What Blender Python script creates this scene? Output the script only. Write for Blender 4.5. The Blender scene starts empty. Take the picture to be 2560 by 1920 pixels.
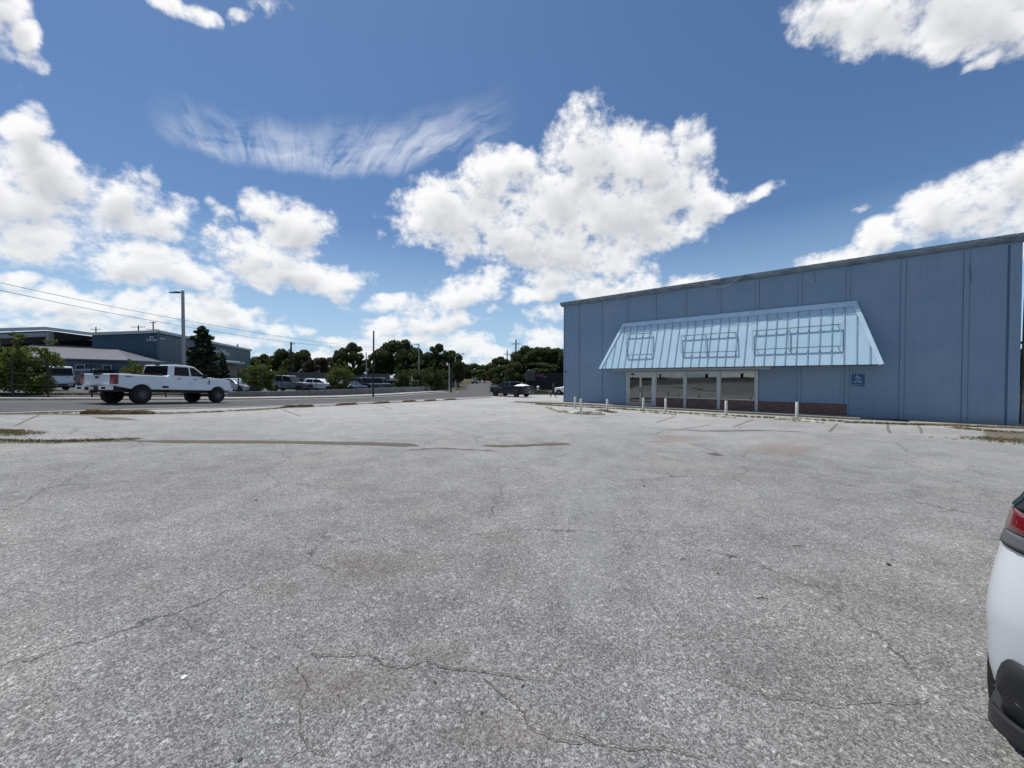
import bpy, bmesh, math, random
import numpy as np
from mathutils import Vector, Matrix
random.seed(7)
SC = bpy.context.scene
COL = SC.collection

EXPO = 0.0
SUN_E = 4.6
SKY_TINT = (.70, .88, 1.05)
SKY_LOW = (5.4, 7.4, 9.6)
CLOUD_HI = (10.3, 10.3, 10.4); CLOUD_LO = (6.6, 6.75, 7.1); CLOUD_FAR = (8.6, 9.1, 9.6)
LOT_TINT = (1.0, .99, .965)
BLUE_A = (.22, .31, .415); BLUE_B = (.175, .265, .37); BLUE_C = (.14, .20, .28)
AWN_A = (.43, .60, .71); AWN_B = (.38, .55, .67)

# ------------------------------------------------------------------ camera
F = 962.0; CH = 1.6; PITCH = math.radians(1.0)
cam_d = bpy.data.cameras.new("camera"); cam = bpy.data.objects.new("camera", cam_d); COL.objects.link(cam)
cam_d.sensor_fit = 'HORIZONTAL'; cam_d.sensor_width = 36.0; cam_d.lens = 36.0 * F / 2560.0
cam_d.clip_start = 0.05; cam_d.clip_end = 4000
cam.location = (0, 0, CH); cam.rotation_euler = (math.radians(90) - PITCH, 0, 0)
SC.camera = cam
SC.view_settings.view_transform = 'Standard'; SC.view_settings.look = 'None'
SC.view_settings.exposure = EXPO; SC.view_settings.gamma = 1
SUN_EL = 72.0; SUN_AZ = -47.0      # degrees; azimuth from +Y towards +X

# ------------------------------------------------------------------ node helper
class NT:
    def __init__(s, tree): s.t = tree; s.n = tree.nodes; s.l = tree.links
    def node(s, typ, **kw):
        nd = s.n.new(typ)
        for k, v in kw.items(): setattr(nd, k, v)
        return nd
    def put(s, sock, v):
        if hasattr(v, 'links') or isinstance(v, bpy.types.NodeSocket): s.l.new(v, sock)
        elif v is not None: sock.default_value = v
    def math(s, op, a, b=None, c=None, clamp=False):
        nd = s.node('ShaderNodeMath', operation=op); nd.use_clamp = clamp
        s.put(nd.inputs[0], a); s.put(nd.inputs[1], b)
        if c is not None: s.put(nd.inputs[2], c)
        return nd.outputs[0]
    def vmath(s, op, a, b=None, out=0):
        nd = s.node('ShaderNodeVectorMath', operation=op)
        s.put(nd.inputs[0], a)
        if b is not None:
            if op == 'SCALE': s.put(nd.inputs[3], b)
            else: s.put(nd.inputs[1], b)
        return nd.outputs[out]
    def noise(s, vec, scale, detail=4, rough=.55, dist=0, dim='3D', out=0):
        nd = s.node('ShaderNodeTexNoise', noise_dimensions=dim)
        s.put(nd.inputs['Vector'], vec); nd.inputs['Scale'].default_value = scale
        nd.inputs['Detail'].default_value = detail; nd.inputs['Roughness'].default_value = rough
        nd.inputs['Distortion'].default_value = dist
        return nd.outputs[out]
    def voro(s, vec, scale, feature='F1', out='Distance', rand=1):
        nd = s.node('ShaderNodeTexVoronoi', feature=feature)
        s.put(nd.inputs['Vector'], vec); nd.inputs['Scale'].default_value = scale
        nd.inputs['Randomness'].default_value = rand
        return nd.outputs[out]
    def maprange(s, v, a, b, c=0, d=1, interp='LINEAR'):
        nd = s.node('ShaderNodeMapRange', interpolation_type=interp)
        s.put(nd.inputs[0], v)
        for i, x in enumerate((a, b, c, d)): s.put(nd.inputs[i + 1], x)
        return nd.outputs[0]
    def mix(s, fac, a, b, mode='MIX'):
        nd = s.node('ShaderNodeMix', data_type='RGBA', blend_type=mode)
        s.put(nd.inputs[0], fac)
        for i, x in ((6, a), (7, b)):
            if isinstance(x, (tuple, list)) and len(x) == 3: x = tuple(x) + (1,)
            s.put(nd.inputs[i], x)
        return nd.outputs[2]
    def bump(s, h, strength=.3, dist=.01):
        nd = s.node('ShaderNodeBump'); nd.inputs['Strength'].default_value = strength
        nd.inputs['Distance'].default_value = dist; s.put(nd.inputs['Height'], h); return nd.outputs[0]
    def coord(s, which='Object'): return s.node('ShaderNodeTexCoord').outputs[which]

def rgb(h):
    """sRGB 0-255 tuple to linear"""
    o = []
    for c in h:
        c /= 255.0; o.append(c / 12.92 if c <= .04045 else ((c + .055) / 1.055) ** 2.4)
    return tuple(o)

def new_mat(name):
    m = bpy.data.materials.new(name); m.use_nodes = True
    b = m.node_tree.nodes['Principled BSDF']
    return m, NT(m.node_tree), b
MATS = {}
def simple(name, col, rough=.6, metal=0, vary=.12, scale=3, spec=.5, bump=0, coat=0):
    if name in MATS: return MATS[name]
    m, t, b = new_mat(name)
    c = t.coord()
    n = t.noise(c, scale, 5, .6)
    dark = tuple(x * (1 - vary) for x in col); lite = tuple(min(1, x * (1 + vary)) for x in col)
    t.put(b.inputs['Base Color'], t.mix(t.maprange(n, .3, .7), dark, lite))
    b.inputs['Roughness'].default_value = rough; b.inputs['Metallic'].default_value = metal
    b.inputs['Specular IOR Level'].default_value = spec
    if coat: b.inputs['Coat Weight'].default_value = coat; b.inputs['Coat Roughness'].default_value = .04
    if bump: t.put(b.inputs['Normal'], t.bump(t.noise(c, scale * 8, 6), bump, .02))
    MATS[name] = m; return m

# ------------------------------------------------------------------ pixel rays (pixels of the 2560x1920 photograph), used to survey points
def ray(px, py):
    xc = (px - 1280) / F; zc = -(py - 960) / F; c, s = math.cos(PITCH), math.sin(PITCH)
    return Vector((xc, c + s * zc, -s + c * zc))
def D(px, py, Y):
    d = ray(px, py); return Vector((0, 0, CH)) + d * (Y / d.y)

# ------------------------------------------------------------------ terrain
_ctl = [(100,1031,14.7),(350,1024,17.6),(600,1018.5,22.5),(863,1007,29.4),(1224,990.7,50),
        (0,1003,20),(600,1000.5,33),(840,996,41),(1140,979,62),(1186,958,152)]
_pts = [tuple(D(*c)) for c in _ctl] + [
    (-20.7,20.6,.24),(-20.1,25,-.02),(1.2,48.2,-.9),(4.9,46.8,-.87),(0,0,0),(3,2,0),(-3,4,.03),(0,-10,.05),(12,0,-.05),
    (3.9,29,-.33),(9,24.6,-.33),(14,20.2,-.33),(20,15,-.33),(7,18,-.2),(12,13,-.2),(24,22,-.33),(16,32,-.45),
    (-41,34,.42),(-34,38,.2),(-26,41,-.02),(-30,50,-.15),(-20,55,-.4),(-22,75,-.6),(-60,50,.5),(-60,20,1.1),(-28,8,1.1),(-60,-10,1.4),
    (0,150,-.9),(-60,130,-.6),(60,130,-.9),(15,60,-.95),(40,60,-.8),(60,30,-.5),(50,-20,-.1),(0,-60,.3),(-60,-60,1.2),(-110,60,.6),(-110,130,0)]
_P = np.array(_pts)
def _ker(r2): return np.where(r2 > 1e-9, .5 * r2 * np.log(np.maximum(r2, 1e-9)), 0)
def _fitz():
    n = len(_P); d2 = ((_P[:, None, :2] - _P[None, :, :2]) ** 2).sum(-1)
    K = _ker(d2) + np.eye(n) * 30.0
    A = np.zeros((n + 3, n + 3)); A[:n, :n] = K; A[:n, n] = 1; A[:n, n + 1:] = _P[:, :2]; A[n, :n] = 1; A[n + 1:, :n] = _P[:, :2].T
    b = np.zeros(n + 3); b[:n] = _P[:, 2]
    return np.linalg.solve(A, b)
_W = _fitz()
def Zn(x, y):
    x = np.asarray(x, float); y = np.asarray(y, float)
    r = np.hypot(x, y); k = np.clip((r - 120) / 60, 0, 1); k = k * k * (3 - 2 * k)
    s = np.minimum(1, 180 / np.maximum(r, 1e-6)); xs, ys = x * s, y * s
    d2 = (xs[..., None] - _P[:, 0]) ** 2 + (ys[..., None] - _P[:, 1]) ** 2
    z = (_ker(d2) * _W[:len(_P)]).sum(-1) + _W[-3] + _W[-2] * xs + _W[-1] * ys
    return z * (1 - k) + (-.9) * k
def Z(x, y): return float(Zn(x, y))
def G(px, py, off=0.0):
    """point of the ground (raised by off) seen at a photograph pixel"""
    d = ray(px, py); o = Vector((0, 0, CH)); t0 = 0.5; t = t0; prev = t0
    while t < 400:
        p = o + d * t
        if p.z < Z(p.x, p.y) + off: break
        prev = t; t *= 1.06
    a, b = prev, t
    for _ in range(26):
        m = (a + b) / 2; p = o + d * m
        if p.z < Z(p.x, p.y) + off: b = m
        else: a = m
    p = o + d * b; return Vector((p.x, p.y, Z(p.x, p.y)))

# ------------------------------------------------------------------ mesh builder and tags
class MB:
    def __init__(s): s.v = []; s.f = []; s.mi = []; s.cur = 0
    def add(s, vs, fs):
        b = len(s.v); s.v += [tuple(v) for v in vs]
        for f in fs: s.f.append([b + i for i in f]); s.mi.append(s.cur)
        return s
    def box(s, a, b, M=None):
        (x0, y0, z0), (x1, y1, z1) = a, b
        vs = [Vector(p) for p in ((x0,y0,z0),(x1,y0,z0),(x1,y1,z0),(x0,y1,z0),(x0,y0,z1),(x1,y0,z1),(x1,y1,z1),(x0,y1,z1))]
        if M: vs = [M @ v for v in vs]
        return s.add(vs, [(0,3,2,1),(4,5,6,7),(0,1,5,4),(1,2,6,5),(2,3,7,6),(3,0,4,7)])
    def bar(s, p, q, w, h=None, up=(0, 0, 1)):
        h = w if h is None else h; p, q = Vector(p), Vector(q); d = (q - p).normalized(); u = Vector(up)
        if abs(d.dot(u)) > .95: u = Vector((1, 0, 0))
        a = d.cross(u).normalized() * w / 2; b = d.cross(a).normalized() * h / 2
        vs = [r + i * a + j * b for r in (p, q) for i, j in ((-1,-1),(1,-1),(1,1),(-1,1))]
        return s.add(vs, [(0,1,2,3),(7,6,5,4),(0,4,5,1),(1,5,6,2),(2,6,7,3),(3,7,4,0)])
    def tube(s, pts, rads, n=8, caps=True):
        pts = [Vector(p) for p in pts]
        if not isinstance(rads, (list, tuple)): rads = [rads] * len(pts)
        vs = []; prev = None
        for i, p in enumerate(pts):
            d = (pts[min(i + 1, len(pts) - 1)] - pts[max(i - 1, 0)]).normalized()
            u = prev if prev is not None else (Vector((0, 0, 1)) if abs(d.z) < .9 else Vector((1, 0, 0)))
            a = d.cross(u).normalized() if d.cross(u).length > 1e-4 else d.orthogonal().normalized()
            b = a.cross(d).normalized(); prev = b
            for k in range(n):
                t = 2 * math.pi * k / n; vs.append(p + (a * math.cos(t) + b * math.sin(t)) * rads[i])
        fs = []
        for i in range(len(pts) - 1):
            for k in range(n):
                k2 = (k + 1) % n; fs.append((i*n+k, i*n+k2, (i+1)*n+k2, (i+1)*n+k))
        if caps: fs.append(tuple(range(n))[::-1]); fs.append(tuple((len(pts)-1)*n+k for k in range(n)))
        return s.add(vs, fs)
    def lathe(s, prof, n=20, M=None, close=False, cap0=True):
        """prof: (r, t) list revolved round local Y axis (t along y)"""
        vs = []
        for r, t in prof:
            for k in range(n):
                a = 2 * math.pi * k / n; v = Vector((r * math.cos(a), t, r * math.sin(a)))
                vs.append(M @ v if M else v)
        fs = []
        for i in range(len(prof) - 1):
            for k in range(n):
                k2 = (k + 1) % n; fs.append((i*n+k, i*n+k2, (i+1)*n+k2, (i+1)*n+k))
        if close: fs += [((len(prof)-1)*n+k, (len(prof)-1)*n+(k+1) % n, (k+1) % n, k) for k in range(n)]
        else:
            if cap0: fs.append(tuple(range(n))[::-1])
            if cap0: fs.append(tuple((len(prof)-1)*n+k for k in range(n)))
        return s.add(vs, fs)
    def prism(s, poly, y0, y1):
        """poly of (x,z) extruded from y0 to y1; y0/y1 may be functions of z"""
        g0 = y0 if callable(y0) else (lambda z: y0); g1 = y1 if callable(y1) else (lambda z: y1)
        n = len(poly); vs = [(x, g0(z), z) for x, z in poly] + [(x, g1(z), z) for x, z in poly]
        fs = [tuple(range(n)), tuple(range(2*n-1, n-1, -1))] + [(i, n+i, n+(i+1)%n, (i+1)%n) for i in range(n)]
        return s.add(vs, fs)
    def xf(s, M): s.v = [tuple(M @ Vector(v)) for v in s.v]; return s
    def build(s, name, mats, parent=None, smooth=False, bevel=0, seg=2, fix=True, auto=None):
        me = bpy.data.meshes.new(name); me.from_pydata(s.v, [], s.f)
        if not isinstance(mats, (list, tuple)): mats = [mats]
        for m in mats: me.materials.append(m)
        me.polygons.foreach_set('material_index', s.mi)
        if fix:
            bm = bmesh.new(); bm.from_mesh(me); bmesh.ops.recalc_face_normals(bm, faces=bm.faces); bm.to_mesh(me); bm.free()
        if smooth or auto:
            me.polygons.foreach_set('use_smooth', [True] * len(me.polygons))
            if auto: me.set_sharp_from_angle(angle=math.radians(auto))
        me.update()
        o = bpy.data.objects.new(name, me); COL.objects.link(o)
        if parent: o.parent = parent
        if bevel:
            md = o.modifiers.new('bevel', 'BEVEL'); md.width = bevel; md.segments = seg; md.limit_method = 'ANGLE'; md.angle_limit = math.radians(32)
            md.harden_normals = False
        return o
def tag(o, label=None, cat=None, group=None, kind=None):
    if label: o['label'] = label
    if cat: o['category'] = cat
    if group: o['group'] = group
    if kind: o['kind'] = kind
    return o
def empty(name, loc=(0,0,0), rz=0, pitch=0, roll=0):
    o = bpy.data.objects.new(name, None); COL.objects.link(o); o.location = loc
    o.rotation_euler = (roll, pitch, rz); o.empty_display_size = .3; return o
def copy_tree(o, parent=None):
    c = o.copy(); COL.objects.link(c); c.parent = parent
    for ch in KIDS.get(o.name, [x for x in bpy.data.objects if x.parent == o]): copy_tree(ch, c)
    return c
KIDS = {}
def kids(o):
    ks = [x for x in bpy.data.objects if x.parent == o]; KIDS[o.name] = ks
    for k in ks: kids(k)
def text_mesh(s, size, depth=.004):
    cu = bpy.data.curves.new('t', 'FONT'); cu.body = s; cu.size = size; cu.extrude = depth; cu.align_x = 'CENTER'; cu.align_y = 'CENTER'
    ob = bpy.data.objects.new('t', cu); COL.objects.link(ob)
    dg = bpy.context.evaluated_depsgraph_get(); me = bpy.data.meshes.new_from_object(ob.evaluated_get(dg))
    v = [tuple(x.co) for x in me.vertices]; f = [tuple(p.vertices) for p in me.polygons]
    bpy.data.objects.remove(ob); bpy.data.curves.remove(cu); bpy.data.meshes.remove(me)
    return v, f
def strip(name, A, B, off, mat, na=60, nb=8, up=None):
    """sheet between two ground polylines (lists of XY vectors), following the terrain"""
    def res(P, n):
        P = [Vector((p[0], p[1])) for p in P]; L = [0]
        for a, b in zip(P, P[1:]): L.append(L[-1] + (b - a).length)
        out = []
        for i in range(n + 1):
            t = L[-1] * i / n; k = 0
            while k < len(L) - 2 and L[k + 1] < t: k += 1
            u = (t - L[k]) / max(1e-6, L[k + 1] - L[k]); out.append(P[k].lerp(P[k + 1], u))
        return out
    a, b = res(A, na), res(B, na); xs = np.array([[a[i].lerp(b[i], j / nb)[:] for j in range(nb + 1)] for i in range(na + 1)])
    zs = Zn(xs[..., 0], xs[..., 1]) + off
    m = MB(); m.v = [(float(x), float(y), float(z)) for (x, y), z in zip(xs.reshape(-1, 2), zs.reshape(-1))]
    for i in range(na):
        for j in range(nb):
            k = i * (nb + 1) + j; m.f.append((k, k + 1, k + nb + 2, k + nb + 1)); m.mi.append(0)
    o = m.build(name, mat, smooth=True)
    # normals up
    me = o.data
    if me.polygons[0].normal.z < 0: me.flip_normals()
    return o

# ------------------------------------------------------------------ world: Nishita sky with clouds
world = bpy.data.worlds.new("World"); SC.world = world; world.use_nodes = True
wt = NT(world.node_tree); bgn = world.node_tree.nodes['Background']
sky = wt.node('ShaderNodeTexSky', sky_type='NISHITA'); sky.sun_disc = False
sky.sun_elevation = math.radians(SUN_EL); sky.sun_rotation = math.radians(SUN_AZ)
sky.altitude = 200; sky.air_density = 1.0; sky.dust_density = .6; sky.ozone_density = 1.6
SKY_STR = .095
def sk(px, py):                       # photograph pixel -> direction on the gnomonic sky chart
    d = ray(px, py); return d.x / d.y, d.z / d.y
# cumulus masses: centre, radii (photo px) and tilt in degrees
CL = [(60,335,75,65,-30),(120,440,170,90,30),(60,520,190,90,0),(300,500,130,80,20),(390,545,95,65,0),(60,600,140,70,0),(-120,480,200,160,0),
      (380,440,35,22,45),(370,428,24,16,0),
      (330,655,150,56,0),(480,690,130,36,8),(545,520,34,26,40),(520,488,16,20,0),
      (660,510,88,42,15),(735,570,88,80,20),(590,625,100,60,0),(510,595,45,38,0),(740,690,165,44,8),(860,700,90,44,5),(700,650,90,45,0),
      (30,705,60,22,0),(120,765,150,48,-5),(330,775,95,44,-10),(230,770,60,26,0),
      (560,790,140,36,10),(540,765,55,34,0),(680,820,75,18,10),(430,800,90,30,0),(150,810,190,26,0),(770,818,24,12,0),(330,830,180,22,0),(560,850,170,22,0),
      (1110,760,150,34,-18),(1180,718,105,42,-10),(1010,768,90,26,0),(960,820,70,20,0),(1080,812,130,26,-4),(1240,775,28,14,0),
      (900,855,90,24,0),(1040,848,110,22,0),(1150,858,80,22,0),(960,885,150,20,0),(1120,895,110,14,0),(820,905,120,16,0),(700,885,60,14,0),
      (1100,510,140,80,-20),(1220,450,130,75,-20),(1285,415,60,55,0),(1190,560,170,82,12),(1300,590,150,90,0),(1040,540,80,42,-10),
      (1480,400,130,120,-10),(1400,500,140,120,0),(1620,400,140,95,15),(1735,360,55,75,0),(1560,520,190,110,-8),(1680,470,120,70,0),
      (1430,625,200,72,5),(1620,590,150,62,-15),(1800,510,85,38,-12),(1880,490,60,20,-5),(1930,480,20,14,0),(1380,690,70,40,0),(1360,725,85,24,-12),
      (1470,258,42,18,-35),(1420,300,24,20,-40),(1440,280,30,14,-40),
      (1490,715,90,44,-5),(1575,735,95,50,8),(1610,700,30,26,30),(1700,735,70,34,-12),(1790,715,60,28,0),(1830,700,30,20,0),
      (1365,790,42,40,0),(1370,850,60,30,0),(1290,840,30,16,0),(1230,880,60,20,0),(1300,910,120,18,0),
      (2110,640,110,30,-8),(2210,590,70,45,-30),(2320,535,130,60,-25),(2450,500,150,80,-20),(2560,450,100,95,-10),(2600,560,160,110,0),(2150,530,24,10,-30),
      (2060,40,100,60,-15),(2200,40,190,95,0),(2400,20,220,110,10),(2500,60,130,75,20),(2470,140,60,22,-35),(2360,110,90,42,-35),(2250,110,70,36,-20),(2000,72,38,30,-40),(2600,-60,200,120,0),
      (10,40,60,75,0),(60,95,42,60,-50),(90,125,34,22,45),(-60,20,110,120,0),
      (430,15,70,30,25),(500,45,52,22,35),(540,60,24,10,40),(670,10,40,22,0),(600,50,26,18,0)]

def cloud_group(idx, name, det1, det2, amp=3.5):
    """density of the cloud masses idx at chart point P (with billow noise from N)"""
    g = bpy.data.node_groups.new(name, 'ShaderNodeTree')
    for nm, io, ty in (('P','INPUT','Vector'),('N','INPUT','Vector'),('D','OUTPUT','Float')):
        g.interface.new_socket(nm, in_out=io, socket_type='NodeSocket' + ty)
    gt = NT(g); gi = gt.node('NodeGroupInput'); go = gt.node('NodeGroupOutput')
    P0 = gi.outputs['P']; Nv = gi.outputs['N']
    acc = None
    for i in idx:
        cx, cy, rx, ry, ang = CL[i]
        u, v = sk(cx, cy); a = math.radians(-ang)
        mp = gt.node('ShaderNodeMapping', vector_type='TEXTURE')
        gt.put(mp.inputs['Vector'], P0 if acc is None else gt.vmath('ADD', gt.vmath('SCALE', acc, 1e-7), P0))
        mp.inputs['Location'].default_value = (u, v, 0); mp.inputs['Rotation'].default_value = (0, 0, a)
        mp.inputs['Scale'].default_value = (rx * 1.02 / F, ry * 1.02 / F, 1)
        am = 1.0 if max(rx, ry) > 50 else .45
        f = gt.math('MULTIPLY_ADD', gt.vmath('DOT_PRODUCT', mp.outputs[0], mp.outputs[0], out=1), -am, am)
        acc = f if acc is None else gt.math('SMOOTH_MAX', acc, f, .22)
    mask = gt.math('MAXIMUM', acc, -1.2)
    nn = gt.math('MULTIPLY', gt.math('SUBTRACT', gt.noise(Nv, 15, det1, .62), .5), amp)
    if det2: nn = gt.math('ADD', nn, gt.math('MULTIPLY', gt.math('SUBTRACT', gt.noise(Nv, 44, det2, .6), .5), 1.7))
    gt.put(go.inputs['D'], gt.math('ADD', mask, nn)); return g

dirv = wt.coord('Generated'); sp = wt.node('ShaderNodeSeparateXYZ'); wt.put(sp.inputs[0], dirv)
yy = wt.math('MAXIMUM', sp.outputs[1], .04)
cb = wt.node('ShaderNodeCombineXYZ'); wt.put(cb.inputs[0], wt.math('DIVIDE', sp.outputs[0], yy)); wt.put(cb.inputs[1], wt.math('DIVIDE', sp.outputs[2], yy))
Pp = cb.outputs[0]
vs_ = wt.node('ShaderNodeCombineXYZ'); wt.put(vs_.inputs[0], wt.math('ADD', sp.outputs[0], 3.1)); wt.put(vs_.inputs[1], sp.outputs[1]); wt.put(vs_.inputs[2], wt.math('MULTIPLY', wt.math('POWER', wt.math('MAXIMUM', sp.outputs[2], .001), .8), 1.15))
Nb = vs_.outputs[0]
_nz = wt.node('ShaderNodeTexNoise'); wt.put(_nz.inputs['Vector'], Pp); _nz.inputs['Scale'].default_value = 7.5; _nz.inputs['Detail'].default_value = 2
WARP = wt.vmath('SCALE', wt.vmath('SUBTRACT', _nz.outputs['Color'], (.5, .5, .5)), .10)
Pw = wt.vmath('ADD', Pp, WARP)
# clouds are placed only in the half of the sky ahead; elsewhere plain scattered cumulus
gen = wt.maprange(wt.noise(wt.vmath('ADD', dirv, (7, 3, 1)), 4.2, 7, .6), .53, .64, 0, .9)
gen = wt.math('MULTIPLY', gen, wt.maprange(sp.outputs[1], .12, -.05))
# cirrus streak
mpc = wt.node('ShaderNodeMapping', vector_type='TEXTURE')
uc, vc = sk(830, 375)
xs = wt.math('SUBTRACT', cb_x := wt.math('DIVIDE', sp.outputs[0], yy), uc)
ys = wt.math('SUBTRACT', wt.math('DIVIDE', sp.outputs[2], yy), vc)
x2 = wt.math('MULTIPLY', xs, xs)
_cw = wt.node('ShaderNodeCombineXYZ'); wt.put(_cw.inputs[0], wt.math('MULTIPLY', xs, 9)); wt.put(_cw.inputs[1], wt.math('MULTIPLY', ys, 3))
bend = wt.math('ADD', wt.math('SUBTRACT', ys, wt.math('SUBTRACT', wt.math('MULTIPLY', x2, .48), .03)), wt.math('MULTIPLY', wt.math('SUBTRACT', wt.noise(_cw.outputs[0], 1, 4, .6), .5), .07))
fib_x = wt.math('ADD', xs, wt.math('MULTIPLY', wt.math('SUBTRACT', ys, .0), wt.maprange(xs, -.5, .5, .9, -1.5)))
cc = wt.node('ShaderNodeCombineXYZ'); wt.put(cc.inputs[0], wt.math('ADD', wt.math('MULTIPLY', fib_x, 17), wt.math('MULTIPLY', wt.noise(_cw.outputs[0], .8, 2, .5), 2.4))); wt.put(cc.inputs[1], wt.math('MULTIPLY', ys, 4)); cc.inputs[2].default_value = 2
fib = wt.noise(cc.outputs[0], 1.0, 6, .62, .6)
cc2 = wt.node('ShaderNodeCombineXYZ'); wt.put(cc2.inputs[0], wt.math('MULTIPLY', xs, 7)); wt.put(cc2.inputs[1], wt.math('MULTIPLY', bend, 22)); cc2.inputs[2].default_value = 5
fib2 = wt.noise(cc2.outputs[0], 1.0, 5, .6, 1.0)
env = wt.math('MULTIPLY', wt.maprange(wt.math('ABSOLUTE', xs), .49, .26, 0, 1, 'SMOOTHSTEP'),
      wt.math('MULTIPLY', wt.maprange(bend, -.045, .0, 0, 1, 'SMOOTHSTEP'), wt.maprange(bend, .0, .12, 1, 0, 'SMOOTHSTEP')))
cir = wt.math('MULTIPLY', env, wt.maprange(wt.math('ADD', wt.math('MULTIPLY', fib, .75), wt.math('MULTIPLY', fib2, .35)), .44, .78, 0, 1.0))
cir = wt.math('MULTIPLY', wt.math('MULTIPLY', wt.math('POWER', cir, .8), .85), wt.maprange(sp.outputs[1], .06, .2))
SKYC = wt.mix(1.0, sky.outputs[0], SKY_TINT, 'MULTIPLY')
SKYC = wt.mix(wt.maprange(sp.outputs[2], -.02, .34, .85, 0), SKYC, SKY_LOW)
BASE = wt.mix(cir, SKYC, (9.0, 9.4, 10.2))
PLAIN = wt.mix(gen, SKYC, CLOUD_HI)
def background(col):
    n = wt.node('ShaderNodeBackground'); wt.put(n.inputs['Color'], col); n.inputs['Strength'].default_value = SKY_STR; return n.outputs[0]
def mixsh(fac, a, b):
    n = wt.node('ShaderNodeMixShader'); wt.put(n.inputs[0], fac); wt.put(n.inputs[1], a); wt.put(n.inputs[2], b); return n.outputs[0]
def tile(idx, k):
    if not idx: return background(BASE)
    g0 = cloud_group(idx, 'clouds_%d' % k, 7, 5); g1 = cloud_group(idx, 'clouds_lit_%d' % k, 2, 0, 1.6)
    def dens(g, dp, dn):
        gn = wt.node('ShaderNodeGroup'); gn.node_tree = g
        wt.put(gn.inputs['P'], wt.vmath('ADD', Pw, dp) if dp else Pw)
        wt.put(gn.inputs['N'], wt.vmath('ADD', Nb, dn) if dn else Nb)
        return gn.outputs[0]
    d0 = dens(g0, None, None); d1 = dens(g1, (0, .022, 0), (0, 0, .022)); d2 = dens(g1, (-.02, .06, 0), (-.02, 0, .055))
    alpha = wt.maprange(d0, -.35, .95, 0, 1, 'SMOOTHSTEP')
    occ = wt.math('ADD', wt.math('MULTIPLY', wt.maprange(d1, .1, 1.3), .3), wt.math('MULTIPLY', wt.maprange(d2, 0.0, 1.1), .75))
    rel = wt.maprange(wt.math('SUBTRACT', d0, d1), -1.3, 1.3, .17, -.17)
    shade = wt.math('MULTIPLY', wt.math('ADD', wt.math('MULTIPLY', occ, wt.maprange(wt.math('ADD', wt.math('MULTIPLY', d0, .3), wt.math('MULTIPLY', d1, .7)), .0, 1.0)), rel), 1.0, clamp=True)
    cc = wt.mix(wt.maprange(shade, .06, 1.0), CLOUD_HI, CLOUD_LO)
    cc = wt.mix(wt.maprange(sp.outputs[2], .0, .24, .6, 0), cc, CLOUD_FAR)
    return background(wt.mix(alpha, BASE, cc))
UX = sp_u = wt.math('DIVIDE', sp.outputs[0], yy); VY = wt.math('DIVIDE', sp.outputs[2], yy)
_k = [0]
def tree(u0, u1, v0, v1, depth):
    mg = .10
    idx = []
    for i, (cx, cy, rx, ry, ang) in enumerate(CL):
        u, v = sk(cx, cy); a = math.radians(ang); kx, ky = rx * 1.12 / F * 1.5, ry * 1.15 / F * 1.5
        ex = math.hypot(kx * math.cos(a), ky * math.sin(a)); ey = math.hypot(kx * math.sin(a), ky * math.cos(a))
        if u + ex > u0 - mg and u - ex < u1 + mg and v + ey > v0 - mg and v - ey < v1 + mg: idx.append(i)
    if depth == 0 or len(idx) < 9:
        _k[0] += 1; return tile(idx, _k[0])
    if (u1 - u0) > (v1 - v0) * 1.3:
        m = (u0 + u1) / 2; return mixsh(wt.math('GREATER_THAN', UX, m), tree(u0, m, v0, v1, depth - 1), tree(m, u1, v0, v1, depth - 1))
    m = (v0 + v1) / 2; return mixsh(wt.math('GREATER_THAN', VY, m), tree(u0, u1, v0, m, depth - 1), tree(u0, u1, m, v1, depth - 1))
ahead = wt.math('MULTIPLY', wt.math('GREATER_THAN', sp.outputs[1], .12), wt.math('MULTIPLY', wt.math('GREATER_THAN', VY, -.01), wt.math('LESS_THAN', VY, 1.25)))
ahead = wt.math('MULTIPLY', ahead, wt.math('LESS_THAN', wt.math('ABSOLUTE', UX), 1.75))
root = mixsh(ahead, background(PLAIN), tree(-1.75, 1.75, -.01, 1.25, 4))
wt.put(world.node_tree.nodes['World Output'].inputs['Surface'], root)
world.node_tree.nodes.remove(bgn)
world.cycles.sampling_method = 'MANUAL'; world.cycles.sample_map_resolution = 512

sun_d = bpy.data.lights.new("sun", 'SUN'); sun = bpy.data.objects.new("sun", sun_d); COL.objects.link(sun)
sun_d.energy = SUN_E; sun_d.angle = math.radians(.53); sun_d.color = (1, .965, .9)
_e, _a = math.radians(SUN_EL), math.radians(SUN_AZ)
_s = Vector((math.cos(_e) * math.sin(_a), math.cos(_e) * math.cos(_a), math.sin(_e)))
sun.rotation_euler = _s.to_track_quat('Z', 'Y').to_euler(); sun.location = (0, 0, 60)

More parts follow.
